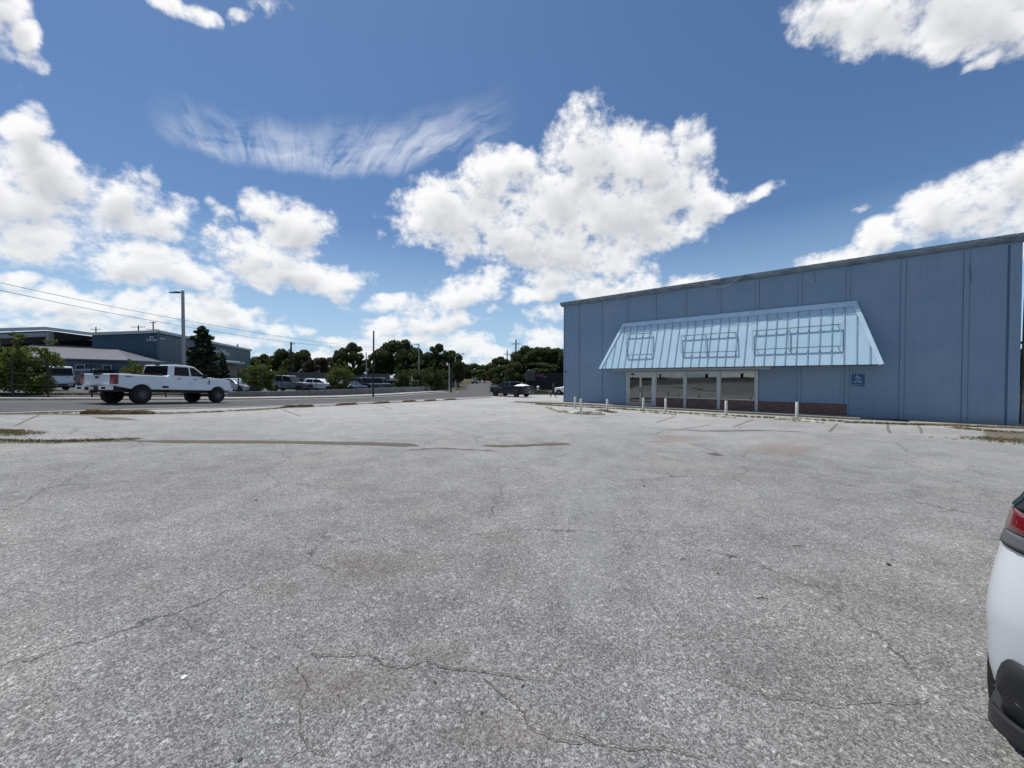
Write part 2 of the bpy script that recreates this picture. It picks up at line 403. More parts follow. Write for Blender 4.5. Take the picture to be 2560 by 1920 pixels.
# ------------------------------------------------------------------ ground materials
def mat_lot():
    m, t, b = new_mat('bleached_asphalt'); c = t.coord()
    w = t.vmath('ADD', c, t.vmath('SCALE', t.noise(c, 60, 2, out=1), .006))
    st = t.voro(w, 120, out='Color'); st2 = t.voro(w, 60, out='Color')
    sv = t.node('ShaderNodeSeparateColor'); t.put(sv.inputs[0], st)
    sv2 = t.node('ShaderNodeSeparateColor'); t.put(sv2.inputs[0], st2)
    edge = t.voro(w, 120, 'DISTANCE_TO_EDGE')
    chips = t.maprange(sv.outputs[0], .0, 1, .105, .36)
    chips = t.math('ADD', chips, t.maprange(sv2.outputs[1], .88, 1, 0, .20))
    chips = t.math('MULTIPLY', chips, t.maprange(edge, 0, .10, .45, 1))
    mac = t.noise(c, .22, 5, .62); mac2 = t.noise(c, 1.7, 6, .65, .4); mac3 = t.noise(c, 9, 4, .6)
    gain = t.math('ADD', t.maprange(mac, .3, .7, -.16, .16), t.maprange(mac2, .3, .7, -.15, .15))
    gain = t.math('ADD', gain, t.maprange(mac3, .3, .7, -.08, .08))
    # worn paler towards the street and the shopfront
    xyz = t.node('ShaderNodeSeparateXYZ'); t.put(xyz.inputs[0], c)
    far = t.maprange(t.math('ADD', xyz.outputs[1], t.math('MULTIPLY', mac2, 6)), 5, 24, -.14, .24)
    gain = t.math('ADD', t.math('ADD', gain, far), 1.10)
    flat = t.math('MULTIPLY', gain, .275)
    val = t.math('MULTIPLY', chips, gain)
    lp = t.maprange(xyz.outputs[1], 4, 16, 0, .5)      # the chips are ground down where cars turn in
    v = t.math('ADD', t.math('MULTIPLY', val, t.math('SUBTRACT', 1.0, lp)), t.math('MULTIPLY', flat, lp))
    col = t.mix(t.math('MULTIPLY', v, 1.0), (0, 0, 0), LOT_TINT); 
    col = t.mix(t.maprange(t.noise(c, .45, 5, .6, .5), .56, .74, 0, .45), col, t.mix(v, (0, 0, 0), (1.25, 1.08, .92)))
    # fine crack network
    wc = t.vmath('ADD', c, t.vmath('SCALE', t.noise(c, 1.6, 5, .7, out=1), .55))
    ck = t.voro(wc, .42, 'DISTANCE_TO_EDGE'); ck2 = t.voro(wc, 1.35, 'DISTANCE_TO_EDGE')
    k1 = t.math('MULTIPLY', t.maprange(ck, .0, .009, 1, 0), t.maprange(t.noise(c, .35, 3), .42, .55))
    k2 = t.math('MULTIPLY', t.maprange(ck2, .0, .010, 1, 0), t.maprange(t.noise(c, .6, 3), .50, .62))
    kk = t.math('MAXIMUM', k1, t.math('MULTIPLY', k2, .7))
    kk = t.math('MULTIPLY', kk, t.maprange(t.noise(c, 7, 3), .3, .6, .2, 1))
    col = t.mix(t.math('MULTIPLY', kk, .75), col, (.03, .03, .028))
    # oil drips
    sp_ = t.math('MULTIPLY', t.maprange(t.voro(c, .9), .0, .07, 1, 0), t.maprange(t.noise(c, .8, 2), .5, .6))
    col = t.mix(t.math('MULTIPLY', sp_, .5), col, (.05, .05, .05))
    t.put(b.inputs['Base Color'], col); b.inputs['Roughness'].default_value = .85; b.inputs['Specular IOR Level'].default_value = .25
    h = t.math('ADD', t.math('MULTIPLY', sv.outputs[1], .5), t.math('MINIMUM', t.math('MULTIPLY', edge, 3), .6))
    h = t.math('SUBTRACT', h, t.math('MULTIPLY', kk, 1.5))
    t.put(b.inputs['Normal'], t.bump(h, .55, .006)); return m
def mat_decal(name, c1, c2, lo=.42, hi=.60, scale=3, sc2=14, rough=.9, maxa=1.0, chips=False):
    """worn layer with ragged, see-through edges"""
    m, t, b = new_mat(name); c = t.coord()
    n = t.math('ADD', t.math('MULTIPLY', t.noise(c, scale, 6, .65), .6), t.math('MULTIPLY', t.noise(c, sc2, 5, .7), .4))
    uv = t.coord('Generated')
    col = t.mix(t.noise(c, sc2, 5, .7), c1, c2)
    if chips:
        sv = t.node('ShaderNodeSeparateColor'); t.put(sv.inputs[0], t.voro(c, 120, out='Color'))
        col = t.mix(1.0, col, t.mix(sv.outputs[0], (.45, .45, .45), (1.6, 1.6, 1.6)), 'MULTIPLY')
    t.put(b.inputs['Base Color'], col); b.inputs['Roughness'].default_value = rough; b.inputs['Specular IOR Level'].default_value = .2
    at = t.node('ShaderNodeAttribute'); at.attribute_name = 'edge'
    a = t.maprange(t.math('ADD', n, t.math('MULTIPLY', t.math('SUBTRACT', at.outputs['Fac'], .5), .9)), lo, hi, 0, maxa)
    t.put(b.inputs['Alpha'], a); t.put(b.inputs['Normal'], t.bump(t.noise(c, 40, 4), .4, .01)); return m
def mat_road():
    m, t, b = new_mat('road_asphalt'); c = t.coord()
    n = t.noise(c, .5, 5, .6); n2 = t.noise(c, 40, 3, .7); n3 = t.noise(c, 3, 5, .6)
    v = t.math('ADD', t.maprange(n, .3, .7, .062, .088), t.math('ADD', t.maprange(n2, .2, .8, -.03, .03), t.maprange(n3, .3, .7, -.012, .012)))
    t.put(b.inputs['Base Color'], t.mix(v, (0, 0, 0), (1, 1, 1.03))); b.inputs['Roughness'].default_value = .85
    b.inputs['Specular IOR Level'].default_value = .3; t.put(b.inputs['Normal'], t.bump(n2, .3, .008)); return m
def mat_concrete(name, base=.34, tint=(1, .97, .90), stain=.35):
    m, t, b = new_mat(name); c = t.coord()
    n = t.noise(c, 1.1, 6, .65); n2 = t.noise(c, 30, 4, .7); z = t.vmath('MULTIPLY', c, (3, 3, .4)); n3 = t.noise(z, 2, 5, .7)
    v = t.math('ADD', t.maprange(n, .3, .7, base * .82, base * 1.15), t.maprange(n2, .2, .8, -.03, .03))
    v = t.math('MULTIPLY', v, t.maprange(n3, .5, .7, 1, 1 - stain))
    t.put(b.inputs['Base Color'], t.mix(v, (0, 0, 0), tint)); b.inputs['Roughness'].default_value = .9
    b.inputs['Specular IOR Level'].default_value = .2; t.put(b.inputs['Normal'], t.bump(n2, .25, .01)); return m
def mat_soil(name, a, bcol, ccol):
    m, t, b = new_mat(name); c = t.coord()
    n = t.noise(c, .25, 6, .65); n2 = t.noise(c, 5, 6, .7)
    col = t.mix(t.maprange(n, .35, .65), a, bcol); col = t.mix(t.maprange(n2, .45, .7, 0, .8), col, ccol)
    t.put(b.inputs['Base Color'], col); b.inputs['Roughness'].default_value = 1; b.inputs['Specular IOR Level'].default_value = .1
    t.put(b.inputs['Normal'], t.bump(n2, .6, .05)); return m
M_LOT = mat_lot(); M_ROAD = mat_road(); M_WALK = mat_concrete('pale_concrete', .36); M_WALL = mat_concrete('retaining_concrete', .27, (1, .98, .94))
M_KERB = mat_concrete('kerb_concrete', .30); M_SOIL = mat_soil('dry_ground', (.075, .065, .042), (.06, .06, .03), (.12, .10, .07))
M_FARLOT = mat_road(); M_FARLOT.name = 'far_lot_asphalt'

# ------------------------------------------------------------------ terrain sheet (reaches the horizon)
def ax(lo, hi, near, far):
    v = list(np.arange(-70, 70.1, 1.0)); x = 70.0; st = 1.5
    while x < 2500: st *= 1.16; x += st; v.append(x); v.insert(0, -x)
    return np.array(v)
gx = ax(0, 0, 0, 0); XX, YY = np.meshgrid(gx, gx, indexing='ij'); ZZ = np.empty_like(XX)
for i in range(len(gx)): ZZ[i] = Zn(XX[i], YY[i])
gm = MB(); n = len(gx); gm.v = list(zip(XX.ravel().tolist(), YY.ravel().tolist(), ZZ.ravel().tolist()))
for i in range(n - 1):
    for j in range(n - 1): gm.f.append((i*n+j, (i+1)*n+j, (i+1)*n+j+1, i*n+j+1)); gm.mi.append(0)
ground = gm.build('ground', M_SOIL, smooth=True, fix=False); tag(ground, kind='structure')

# ------------------------------------------------------------------ road, lots, kerbs
xy = lambda p: Vector((p[0], p[1]))
near_edge = [Vector((-20.5, -14)), Vector((-19.3, 2)), Vector((-18.4, 9))] + [xy(G(*p)) for p in ((120,1030.5),(350,1024),(600,1018.5),(863,1007.5),(1030,1000),(1224,991))]
far_edge = [Vector((-30.5, -14)), Vector((-29.3, 2)), Vector((-28.0, 12))] + [xy(G(*p)) for p in ((0,1003),(300,1002),(600,1000),(840,995.5),(1000,988),(1070,983),(1140,979))]
far_back = [Vector((-8.8, 66)), Vector((-11, 90)), Vector((-16, 150)), Vector((-24, 260)), Vector((-40, 420))]
near_back = [Vector((-.2, 55)), Vector((1, 62)), Vector((0.5, 74)), Vector((-3, 100)), Vector((-8, 150)), Vector((-15, 260)), Vector((-30, 420))]
road = strip('road', far_edge + far_back, near_edge + near_back, .012, M_ROAD, 260, 14); tag(road, kind='structure')
lotA = [Vector((-20.5, -14))] + [p for p in near_edge[1:]] + [Vector((.5, 54.5)), Vector((4, 55.2)), Vector((16, 55)), Vector((26, 54))]
lotB = [Vector((8, -14)), Vector((30, -14)), Vector((34, 0)), Vector((30, 20)), Vector((27, 40)), Vector((26, 53.8))]
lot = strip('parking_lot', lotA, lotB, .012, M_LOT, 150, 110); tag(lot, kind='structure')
fl = strip('far_parking_lot', [Vector((-33.5, -8)), Vector((-31.6, 12)), Vector((-31, 20)), Vector((-27.2, 33)), Vector((-23.0, 42.5)), Vector((-14.5, 60)), Vector((-13.5, 68))],
     [Vector((-120, -8)), Vector((-120, 30)), Vector((-110, 60)), Vector((-90, 80)), Vector((-60, 88)), Vector((-40, 88)), Vector((-20, 80))], .01, M_FARLOT, 70, 60); tag(fl, kind='structure')
side = strip('side_street', [Vector((1.5, 60.5)), Vector((14, 60)), Vector((60, 57))], [Vector((1.2, 69)), Vector((14, 69)), Vector((60, 66))], .016, M_FARLOT, 40, 6); tag(side, kind='structure')

def offset_line(P, d):
    out = []
    for i, p in enumerate(P):
        a = P[max(0, i - 1)]; b = P[min(len(P) - 1, i + 1)]; t = (b - a).normalized(); out.append(p + Vector((-t.y, t.x)) * d)
    return out
def resample(P, step):
    out = []
    for a, b in zip(P, P[1:]):
        n = max(1, int((b - a).length / step))
        for i in range(n): out.append(a.lerp(b, i / n))
    return out + [P[-1]]
def slab(name, A, B, h, mat, step=1.0, base=-.05, bevel=0):
    """raised slab between ground lines A and B, top h above the ground"""
    n = max(len(resample(A, step)), 2)
    def rs(P, n):
        L = [0]
        for a, b in zip(P, P[1:]): L.append(L[-1] + (b - a).length)
        o = []
        for i in range(n):
            t = L[-1] * i / (n - 1); k = 0
            while k < len(L) - 2 and L[k + 1] < t: k += 1
            o.append(P[k].lerp(P[k + 1], (t - L[k]) / max(1e-6, L[k + 1] - L[k])))
        return o
    a, b = rs(A, n), rs(B, n); m = MB(); vs = []
    for p, q in zip(a, b):
        zp, zq = Z(p.x, p.y), Z(q.x, q.y); zt = max(zp, zq)
        vs += [(p.x, p.y, zp + base), (p.x, p.y, zp + h), (q.x, q.y, zq + h), (q.x, q.y, zq + base)]
    fs = []
    for i in range(n - 1):
        for k in range(4): k2 = (k + 1) % 4; fs.append((4*i+k, 4*i+k2, 4*i+4+k2, 4*i+4+k))
    fs += [(0, 1, 2, 3), (4*n-4, 4*n-3, 4*n-2, 4*n-1)]
    m.add(vs, fs); return m.build(name, mat, bevel=bevel)
# far side: kerb, pavement, verge
fe = far_edge[:-1] + [xy(G(1140, 979)), Vector((-9.6, 60.5))]
fe = far_edge[:-2] + [xy(G(1085, 982)), xy(G(1143, 979.5))]
k0 = offset_line(fe, .0); k1 = offset_line(fe, .18); k2 = offset_line(fe, 1.7); k3 = offset_line(fe, 2.6)
gut = offset_line(fe, -.55)
o = strip('gutter', gut, offset_line(fe, -.003), .017, M_WALK, 120, 2); tag(o, kind='structure')
o = slab('kerb', k0, k1, .16, M_KERB, bevel=.02); tag(o, kind='structure')
o = slab('pavement', offset_line(fe, .185), k2, .15, M_WALK); tag(o, kind='structure')
# flush concrete strip between street and lot
ne = near_edge
o = slab('kerb_strip', offset_line(ne, -.02), offset_line(ne, -.34), .05, M_KERB, bevel=.015); tag(o, kind='structure')
# low kerb along the far right end of the lot
o = slab('kerb', [Vector((2.6, 55.6)), Vector((14, 55.4)), Vector((26, 54.5))], [Vector((2.6, 55.9)), Vector((14, 55.7)), Vector((26, 54.8))], .13, M_KERB); tag(o, kind='structure')
o = slab('kerb', [Vector((2.2, 69.4)), Vector((14, 69.4)), Vector((60, 66.4))], [Vector((2.2, 69.7)), Vector((14, 69.7)), Vector((60, 66.7))], .13, M_WALK); tag(o, kind='structure')

# ------------------------------------------------------------------ blotches, trench patch, cracks and worn paint lines on the lot
def patch(name, pts_px, mat, off=.019, n=26, rings=5, kind='structure'):
    """flat ragged patch: polygon given by photo pixels on the ground, fades at its rim through the 'edge' attribute"""
    P = [xy(G(*p)) for p in pts_px]; c = sum(P, Vector((0, 0))) / len(P)
    Q = resample(P + [P[0]], max(.05, sum((a - b).length for a, b in zip(P, P[1:] + P[:1])) / n))[:-1]
    vs = []; ed = []; k = len(Q)
    for r in range(rings + 1):
        f = r / rings
        for q in Q: p = c.lerp(q, f); vs.append((p.x, p.y)); ed.append(1 - f)
    z = Zn(np.array([v[0] for v in vs]), np.array([v[1] for v in vs])) + off
    m = MB(); m.v = [(a, b, float(h)) for (a, b), h in zip(vs, z)]
    for r in range(rings):
        for i in range(k):
            j = (i + 1) % k; m.f.append((r*k+i, r*k+j, (r+1)*k+j, (r+1)*k+i)); m.mi.append(0)
    o = m.build(name, mat, smooth=True, fix=False)
    if sum(p.normal.z for p in o.data.polygons) < 0: o.data.flip_normals()
    at = o.data.attributes.new('edge', 'FLOAT', 'POINT'); at.data.foreach_set('value', [min(1.0, 1.6 * e) for e in ed])
    tag(o, kind=kind); return o
def ribbon(name, px, w0, mat, off=.021, jit=0, wj=.3, sub=3, seed=1, edge=1.0, nw=2):
    rnd = random.Random(seed); P = [xy(G(*p)) for p in px]
    for _ in range(sub):
        Q = [P[0]]
        for a, b in zip(P, P[1:]):
            m_ = (a + b) / 2; L = (b - a).length; Q += [m_ + Vector((rnd.uniform(-1, 1), rnd.uniform(-1, 1))) * L * jit, b]
        P = Q
    vs = []; ed = []; N = len(P)
    for i, p in enumerate(P):
        a = P[max(0, i - 1)]; b = P[min(N - 1, i + 1)]; t = (b - a).normalized(); nrm = Vector((-t.y, t.x))
        w = w0 * rnd.uniform(1 - wj, 1 + wj) * min(1, .15 + min(i, N - 1 - i) / max(1, N * .12))
        for k in range(nw + 1):
            s = (k / nw - .5) * w; q = p + nrm * s; vs.append((q.x, q.y)); ed.append((edge if 0 < k < nw or nw == 1 else 0.15) if nw < 3 else .95 * math.sin(math.pi * k / nw) ** .7)
    z = Zn(np.array([v[0] for v in vs]), np.array([v[1] for v in vs])) + off
    m = MB(); m.v = [(a, b, float(h)) for (a, b), h in zip(vs, z)]
    for i in range(N - 1):
        for k in range(nw):
            a = i * (nw + 1) + k; m.f.append((a, a + 1, a + nw + 2, a + nw + 1)); m.mi.append(0)
    o = m.build(name, mat, fix=False)
    if sum(p.normal.z for p in o.data.polygons) < 0: o.data.flip_normals()
    at = o.data.attributes.new('edge', 'FLOAT', 'POINT'); at.data.foreach_set('value', ed)
    tag(o, kind='structure'); return o
M_TRENCH = mat_decal('trench_filler', (.15, .128, .102), (.075, .068, .058), .40, .66, 2.2, 14, maxa=.95, chips=True)
M_DIRT = mat_decal('brown_dirt', (.10, .09, .065), (.19, .17, .14), .44, .80, 2.2, 14, maxa=.85)
M_PALE = mat_decal('pale_bleach', (.46, .46, .45), (.36, .36, .35), .46, .80, 1.2, 9, maxa=.20, chips=True)
M_PINK = mat_decal('pinkish_stain', (.34, .27, .22), (.28, .24, .20), .42, .95, .8, 6, maxa=.35, chips=True)
M_OIL = mat_decal('dark_stain', (.05, .05, .048), (.09, .085, .08), .44, .85, 3, 12, maxa=.5, chips=True)
M_CRACK = mat_decal('crack_gap', (.065, .052, .044), (.14, .115, .098), .36, .66, 7, 40, maxa=.8)
M_PAINT = mat_decal('worn_line_paint', (.14, .12, .10), (.22, .19, .16), .42, .70, 5, 20, maxa=.5)
ribbon('trench_patch', [(330,1104),(520,1105.5),(700,1106.5),(900,1110),(1000,1113),(1045,1116)], .62, M_TRENCH, wj=.10, jit=.006, seed=3, nw=4)
ribbon('trench_patch', [(1205,1115.5),(1260,1117),(1340,1114),(1400,1111),(1425,1113)], .42, M_TRENCH, wj=.3, jit=.02, seed=4, nw=4)
ribbon('dirt_patch', [(-160,1102),(20,1106),(150,1106),(260,1103),(340,1103)], .75, M_DIRT, wj=.4, jit=.03, seed=5, nw=4)
ribbon('dirt_patch', [(-60,1078),(20,1083),(60,1088)], 1.3, M_DIRT, wj=.4, jit=.05, seed=6, nw=4)
for i, px in enumerate([[(560+500-500,300),(650,330)],]): pass
ck = lambda a, b: (500 + .452 * a, 1500 + .452 * b)
CR = [([ck(560,300),ck(650,330),ck(800,325),ck(940,320),ck(1000,365),ck(1150,385),ck(1260,350),ck(1400,400),ck(1560,410),ck(1740,440),ck(1950,460)], .020),
      ([ck(1560,430),ck(1700,560),ck(1790,640),ck(1810,720),ck(1970,800),ck(2200,805)], .013),
      ([ck(600,330),ck(530,390),ck(600,500),ck(545,620),ck(550,760),ck(600,850),ck(720,890)], .009),
      ([ck(1790,640),ck(1830,590),ck(1835,540)], .008), ([ck(1950,460),ck(2000,350),ck(2130,385)], .007),
      ([(1420,1840),(1500,1870),(1640,1880),(1780,1915)], .012), ([(1760,1690),(1880,1740),(1960,1755),(2110,1775)], .012),
      ([(2110,1775),(2200,1760),(2330,1760)], .014), ([(1640,1590),(1760,1600),(1850,1605)], .008),
      ([(430,1540),(520,1590),(610,1605),(650,1640)], .008), ([(720,1250),(840,1225),(960,1210),(1060,1190)], .012),
      ([(0,1190),(180,1160),(300,1140)], .02), ([(980,1370),(1100,1395),(1200,1400)], .008), ([(1880,1360),(2010,1330),(2160,1300)], .010),
      ([(1000,1255),(880,1262),(820,1290)], .009), ([(2240,1330),(2100,1370),(2000,1362)], .008), ([(300,1270),(420,1262),(520,1240)], .010),
      ([(2130,1480),(2250,1510),(2420,1560)], .010), ([(700,1180),(860,1165),(1000,1150)], .014)]
for i, (px, w) in enumerate(CR): ribbon('crack', px, w * .72, M_CRACK, jit=.10, wj=.55, sub=4, seed=20 + i, off=.0225, nw=2)
LN = [[(2096,1060),(2073,1082)],[(2215,1057),(2227,1086)],[(2292,1064),(2305,1086)],[(1885,1048),(1833,1070)],[(100,1036),(36,1067)],[(1690,1041),(1640,1058)],[(1470,1048),(1560,1038)],
      [(700,1023),(755,1043)],[(940,1012),(985,1026)],[(1700,1075),(1780,1062)]]
for i, px in enumerate(LN): ribbon('parking_line', px, .13, M_PAINT, wj=.15, jit=.01, seed=60 + i, off=.023, nw=4)
def blob(cx, cy, rx, ry, seed, n=12):
    r = random.Random(seed); return [(cx + rx * math.cos(a) * r.uniform(.75, 1.15), cy + ry * math.sin(a) * r.uniform(.75, 1.15)) for a in [2 * math.pi * i / n for i in range(n)]]
patch('stain', [(1750,1132),(1790,1131),(1829,1143),(1800,1145),(1770,1140)], M_OIL)
patch('stain', [(1715,1107),(1745,1108),(1760,1120),(1735,1118)], M_PINK, off=.0205)
patch('stain', blob(1960,1128,150,26,3), M_PINK, off=.0195)
patch('stain', blob(1700,1098,130,14,4), M_PINK, off=.0175)
patch('stain', blob(1860,1240,70,24,5), M_PALE)
patch('stain', blob(2200,1225,120,22,6), M_PALE)
patch('stain', blob(1640,1075,180,10,7), M_PALE)
ribbon('stain', [(1470,1080),(1490,1150),(1495,1250),(1480,1380),(1440,1560)], .55, M_PALE, off=.0215, jit=.01, wj=.15, nw=6, seed=71)
ribbon('stain', [(1350,1070),(1420,1120),(1440,1200),(1400,1330)], .4, M_PALE, off=.0195, jit=.01, wj=.2, nw=6, seed=72)
patch('stain', blob(600,1050,260,14,10), M_PALE)
patch('stain', blob(230,1150,220,18,11), M_PALE)
patch('stain', blob(1150,1040,160,10,12), M_PALE)
patch('stain', blob(2340,1078,120,12,13), M_PALE)
M_RED = mat_decal('rusty_stain', (.24, .175, .14), (.20, .16, .135), .44, 1.05, 1.2, 6, maxa=.17, chips=True)
for i_, (cx_, cy_, rx_, ry_) in enumerate([(950,1420,260,60),(830,1730,330,90),(1290,1840,300,90),(1100,1640,120,40),(700,1480,110,40),(380,1470,70,14),(1380,1110,70,8),(2000,1460,120,25),(1250,1350,100,30)]): patch('stain', blob(cx_,cy_,rx_,ry_,80+i_), M_RED, off=.0205 + .0002 * i_)
ribbon('stain', [(1640,1073),(1760,1079),(1900,1077),(2020,1082)], .35, M_OIL, off=.0185, jit=.03, wj=.6, seed=91, nw=6)
ribbon('stain', [(1010,1128),(1100,1122),(1240,1130)], .25, M_OIL, off=.0185, jit=.03, wj=.6, seed=92, nw=6)
patch('stain', blob(1640,1106,60,4,19), M_PINK); patch('stain', blob(2360,1281,35,3,20), M_PINK)
patch('dirt_patch', [(2440,1068),(2620,1075),(2700,1110),(2560,1118),(2450,1106),(2420,1094)], M_DIRT)
patch('dirt_patch', [(200,1040),(330,1044),(380,1054),(240,1052)], M_DIRT)
patch('dirt_patch', blob(2330,1062,130,5,22), M_DIRT)
ribbon('dirt_patch', [(-100,1036),(100,1036),(220,1038),(420,1035),(600,1027),(700,1022)], 1.1, M_DIRT, wj=.4, jit=.03, seed=8, nw=4)
ribbon('dirt_patch', [(700,1022),(860,1014),(1000,1007),(1220,995)], .7, M_DIRT, wj=.4, jit=.03, seed=9, nw=4)
# shop pavement along the front of the building and its dirty joint

# ------------------------------------------------------------------ blue shop building
w_ = 1.85; L0 = Vector((3.8948, 29.045, -.33)); TH = -math.atan2(.65588, .75486)
B = empty('shop_building', L0, TH)
tag(B, 'large blue metal-panelled shop building with a pale sloping awning', 'building')
def mat_bluewall():
    m, t, b = new_mat('blue_painted_panel'); c = t.coord()
    n = t.noise(c, .5, 5, .6); st = t.noise(t.vmath('MULTIPLY', c, (9, 9, .5)), 1, 5, .7); n2 = t.noise(c, 25, 4, .6)
    hb = t.noise(t.vmath('MULTIPLY', c, (.3, .3, 14)), 1, 3, .6)
    col = t.mix(t.maprange(n, .3, .7), BLUE_A, BLUE_B)
    col = t.mix(t.maprange(st, .48, .78, 0, .4), col, BLUE_C)
    col = t.mix(t.maprange(hb, .45, .7, 0, .12), col, (.30, .36, .44))
    sc = t.math('MULTIPLY', t.maprange(t.noise(c, 6, 6, .75), .68, .76), t.maprange(t.noise(c, .9, 2), .5, .65))
    col = t.mix(t.math('MULTIPLY', sc, .35), col, (.45, .50, .55))
    xyz = t.node('ShaderNodeSeparateXYZ'); t.put(xyz.inputs[0], c)
    splash = t.math('MULTIPLY', t.maprange(t.math('ADD', xyz.outputs[2], t.math('MULTIPLY', t.noise(c, 2, 5), .5)), .2, .6, .5, 0), 1.0)
    col = t.mix(splash, col, (.20, .21, .20))
    t.put(b.inputs['Base Color'], col); b.inputs['Roughness'].default_value = .6; b.inputs['Specular IOR Level'].default_value = .35
    t.put(b.inputs['Normal'], t.bump(t.math('ADD', n2, t.math('MULTIPLY', n, 3)), .12, .02)); return m
M_BLUE = mat_bluewall()
M_SEAM = simple('seam_dark_blue', (.07, .12, .20), .7)  # darker blue for the narrow joint strips flanking each batten
def mat_awn():
    m, t, b = new_mat('pale_blue_metal'); c = t.coord()
    n = t.noise(c, .9, 6, .65); st = t.noise(t.vmath('MULTIPLY', c, (12, 3, 1.2)), 1, 5, .7); fine = t.noise(t.vmath('MULTIPLY', c, (1, 8, 8)), 9, 4, .7)
    col = t.mix(t.maprange(n, .3, .7), AWN_A, AWN_B); col = t.mix(t.maprange(st, .52, .8, 0, .45), col, (.26, .34, .40))
    col = t.mix(t.maprange(fine, .5, .8, 0, .2), col, (.50, .60, .68))
    t.put(b.inputs['Base Color'], col); b.inputs['Roughness'].default_value = .5; t.put(b.inputs['Normal'], t.bump(fine, .15, .01)); return m
M_AWN = mat_awn(); M_AWTRIM = simple('awning_trim_paint', (.46, .62, .73), .5, vary=.12, scale=2, bump=.1)
M_SEAMA = simple('standing_seam', (.22, .34, .43), .6)
M_FASC = simple('weathered_fascia', (.13, .18, .22), .6, vary=.45, scale=1.5, bump=.3)
M_FASC2 = simple('fascia_board_worn', (.22, .26, .28), .8, vary=.5, scale=4, bump=.4)
M_POST = simple('pale_grey_post_paint', (.50, .53, .55), .6, vary=.15, scale=4)
M_ALU = simple('aluminium_frame', (.52, .53, .51), .35, metal=.6, vary=.1)
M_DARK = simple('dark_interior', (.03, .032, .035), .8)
M_FLOORI = simple('shop_floor', (.16, .15, .14), .5)
def mat_glass(name, tint=(.42, .46, .45), refl=.14):
    m = bpy.data.materials.new(name); m.use_nodes = True; t = NT(m.node_tree); m.node_tree.nodes.remove(m.node_tree.nodes['Principled BSDF'])
    tr = t.node('ShaderNodeBsdfTransparent'); tr.inputs[0].default_value = (*tint, 1)
    gl = t.node('ShaderNodeBsdfGlossy'); gl.inputs['Color'].default_value = (.9, .93, .93, 1); gl.inputs['Roughness'].default_value = .015
    c = t.coord(); t.put(gl.inputs['Normal'], t.bump(t.noise(c, .8, 2), .05, .02))
    fr = t.node('ShaderNodeFresnel'); fr.inputs[0].default_value = 1.5
    mx = t.node('ShaderNodeMixShader'); t.put(mx.inputs[0], t.math('ADD', t.math('MULTIPLY', fr.outputs[0], .8), refl, clamp=True)); t.put(mx.inputs[1], tr.outputs[0]); t.put(mx.inputs[2], gl.outputs[0])
    t.put(m.node_tree.nodes['Material Output'].inputs['Surface'], mx.outputs[0]); return m
M_PANE = mat_glass('tinted_window_glass')
def mat_brick():
    m, t, b = new_mat('red_brick'); c = t.coord()
    mp = t.vmath('ADD', t.node('ShaderNodeCombineXYZ').outputs[0], (0, 0, 0))
    x = t.node('ShaderNodeSeparateXYZ'); t.put(x.inputs[0], c); cb_ = t.node('ShaderNodeCombineXYZ'); t.put(cb_.inputs[0], x.outputs[0]); t.put(cb_.inputs[1], x.outputs[2])
    br = t.node('ShaderNodeTexBrick'); t.put(br.inputs['Vector'], cb_.outputs[0]); br.inputs['Scale'].default_value = 1
    br.inputs['Brick Width'].default_value = .215; br.inputs['Row Height'].default_value = .072; br.inputs['Mortar Size'].default_value = .009; br.inputs['Mortar Smooth'].default_value = .2
    br.inputs['Color1'].default_value = (.12, .045, .035, 1); br.inputs['Color2'].default_value = (.19, .075, .055, 1); br.inputs['Mortar'].default_value = (.30, .27, .24, 1)
    col = t.mix(t.maprange(t.noise(c, 3, 5, .7), .4, .7, 0, .5), br.outputs[0], (.09, .05, .045))
    t.put(b.inputs['Base Color'], col); b.inputs['Roughness'].default_value = .9; t.put(b.inputs['Normal'], t.bump(t.math('SUBTRACT', 1.0, br.outputs['Fac']), .5, .008)); return m
M_BRICK = mat_brick()
S = lambda k: (.72 + k) * w_
H = 7.30; LEN = 21.25; DEP = 17.0; T = .25
s2, s3, s6, s8 = S(2), S(3), S(6), S(8)
zh = 2.30; zs = .66
m = MB()
# front wall pieces (local y<0 is outside)
m.box((0, 0, 0), (s2, T, H)); m.box((s2, 0, zh), (s6, T, H)); m.box((s6, 0, 0), (LEN, T, H))
m.box((0, T, 0), (T, DEP, H)); m.box((LEN - T, T, 0), (LEN, DEP, H)); m.box((T, DEP - T, 0), (LEN - T, DEP, H))
m.box((T, T, H - .35), (LEN - T, DEP - T, H - .2))
wall = m.build('wall', M_BLUE, B, bevel=.006, seg=1)
m = MB(); m2 = MB()
for k in range(11):
    x = S(k) if k < 11 else 0; lo = 0
    if 3 <= k <= 5: lo = 4.8
    if k == 2: lo = 2.4
    if k in (3, 4, 5): lo = 2.4
    z0 = .02 if k not in (3, 4, 5) else 2.34
    wd = .075 if k > 2 else .04
    m.box((x - wd, -.028, z0), (x + wd, -.002, H - .12))
    m2.box((x - wd - .012, -.011, z0), (x - wd - .001, -.0015, H - .12)); m2.box((x + wd + .001, -.011, z0), (x + wd + .012, -.0015, H - .12))
m.box((LEN - .30, -.028, .02), (LEN - .004, -.002, H - .12)); m2.box((LEN - .36, -.012, .02), (LEN - .301, -.0015, H - .12))
m.box((.004, -.028, .02), (.09, -.002, H - .12))
m.build('wall_batten', M_BLUE, B, bevel=.004, seg=1); m2.build('wall_joint', M_SEAM, B)
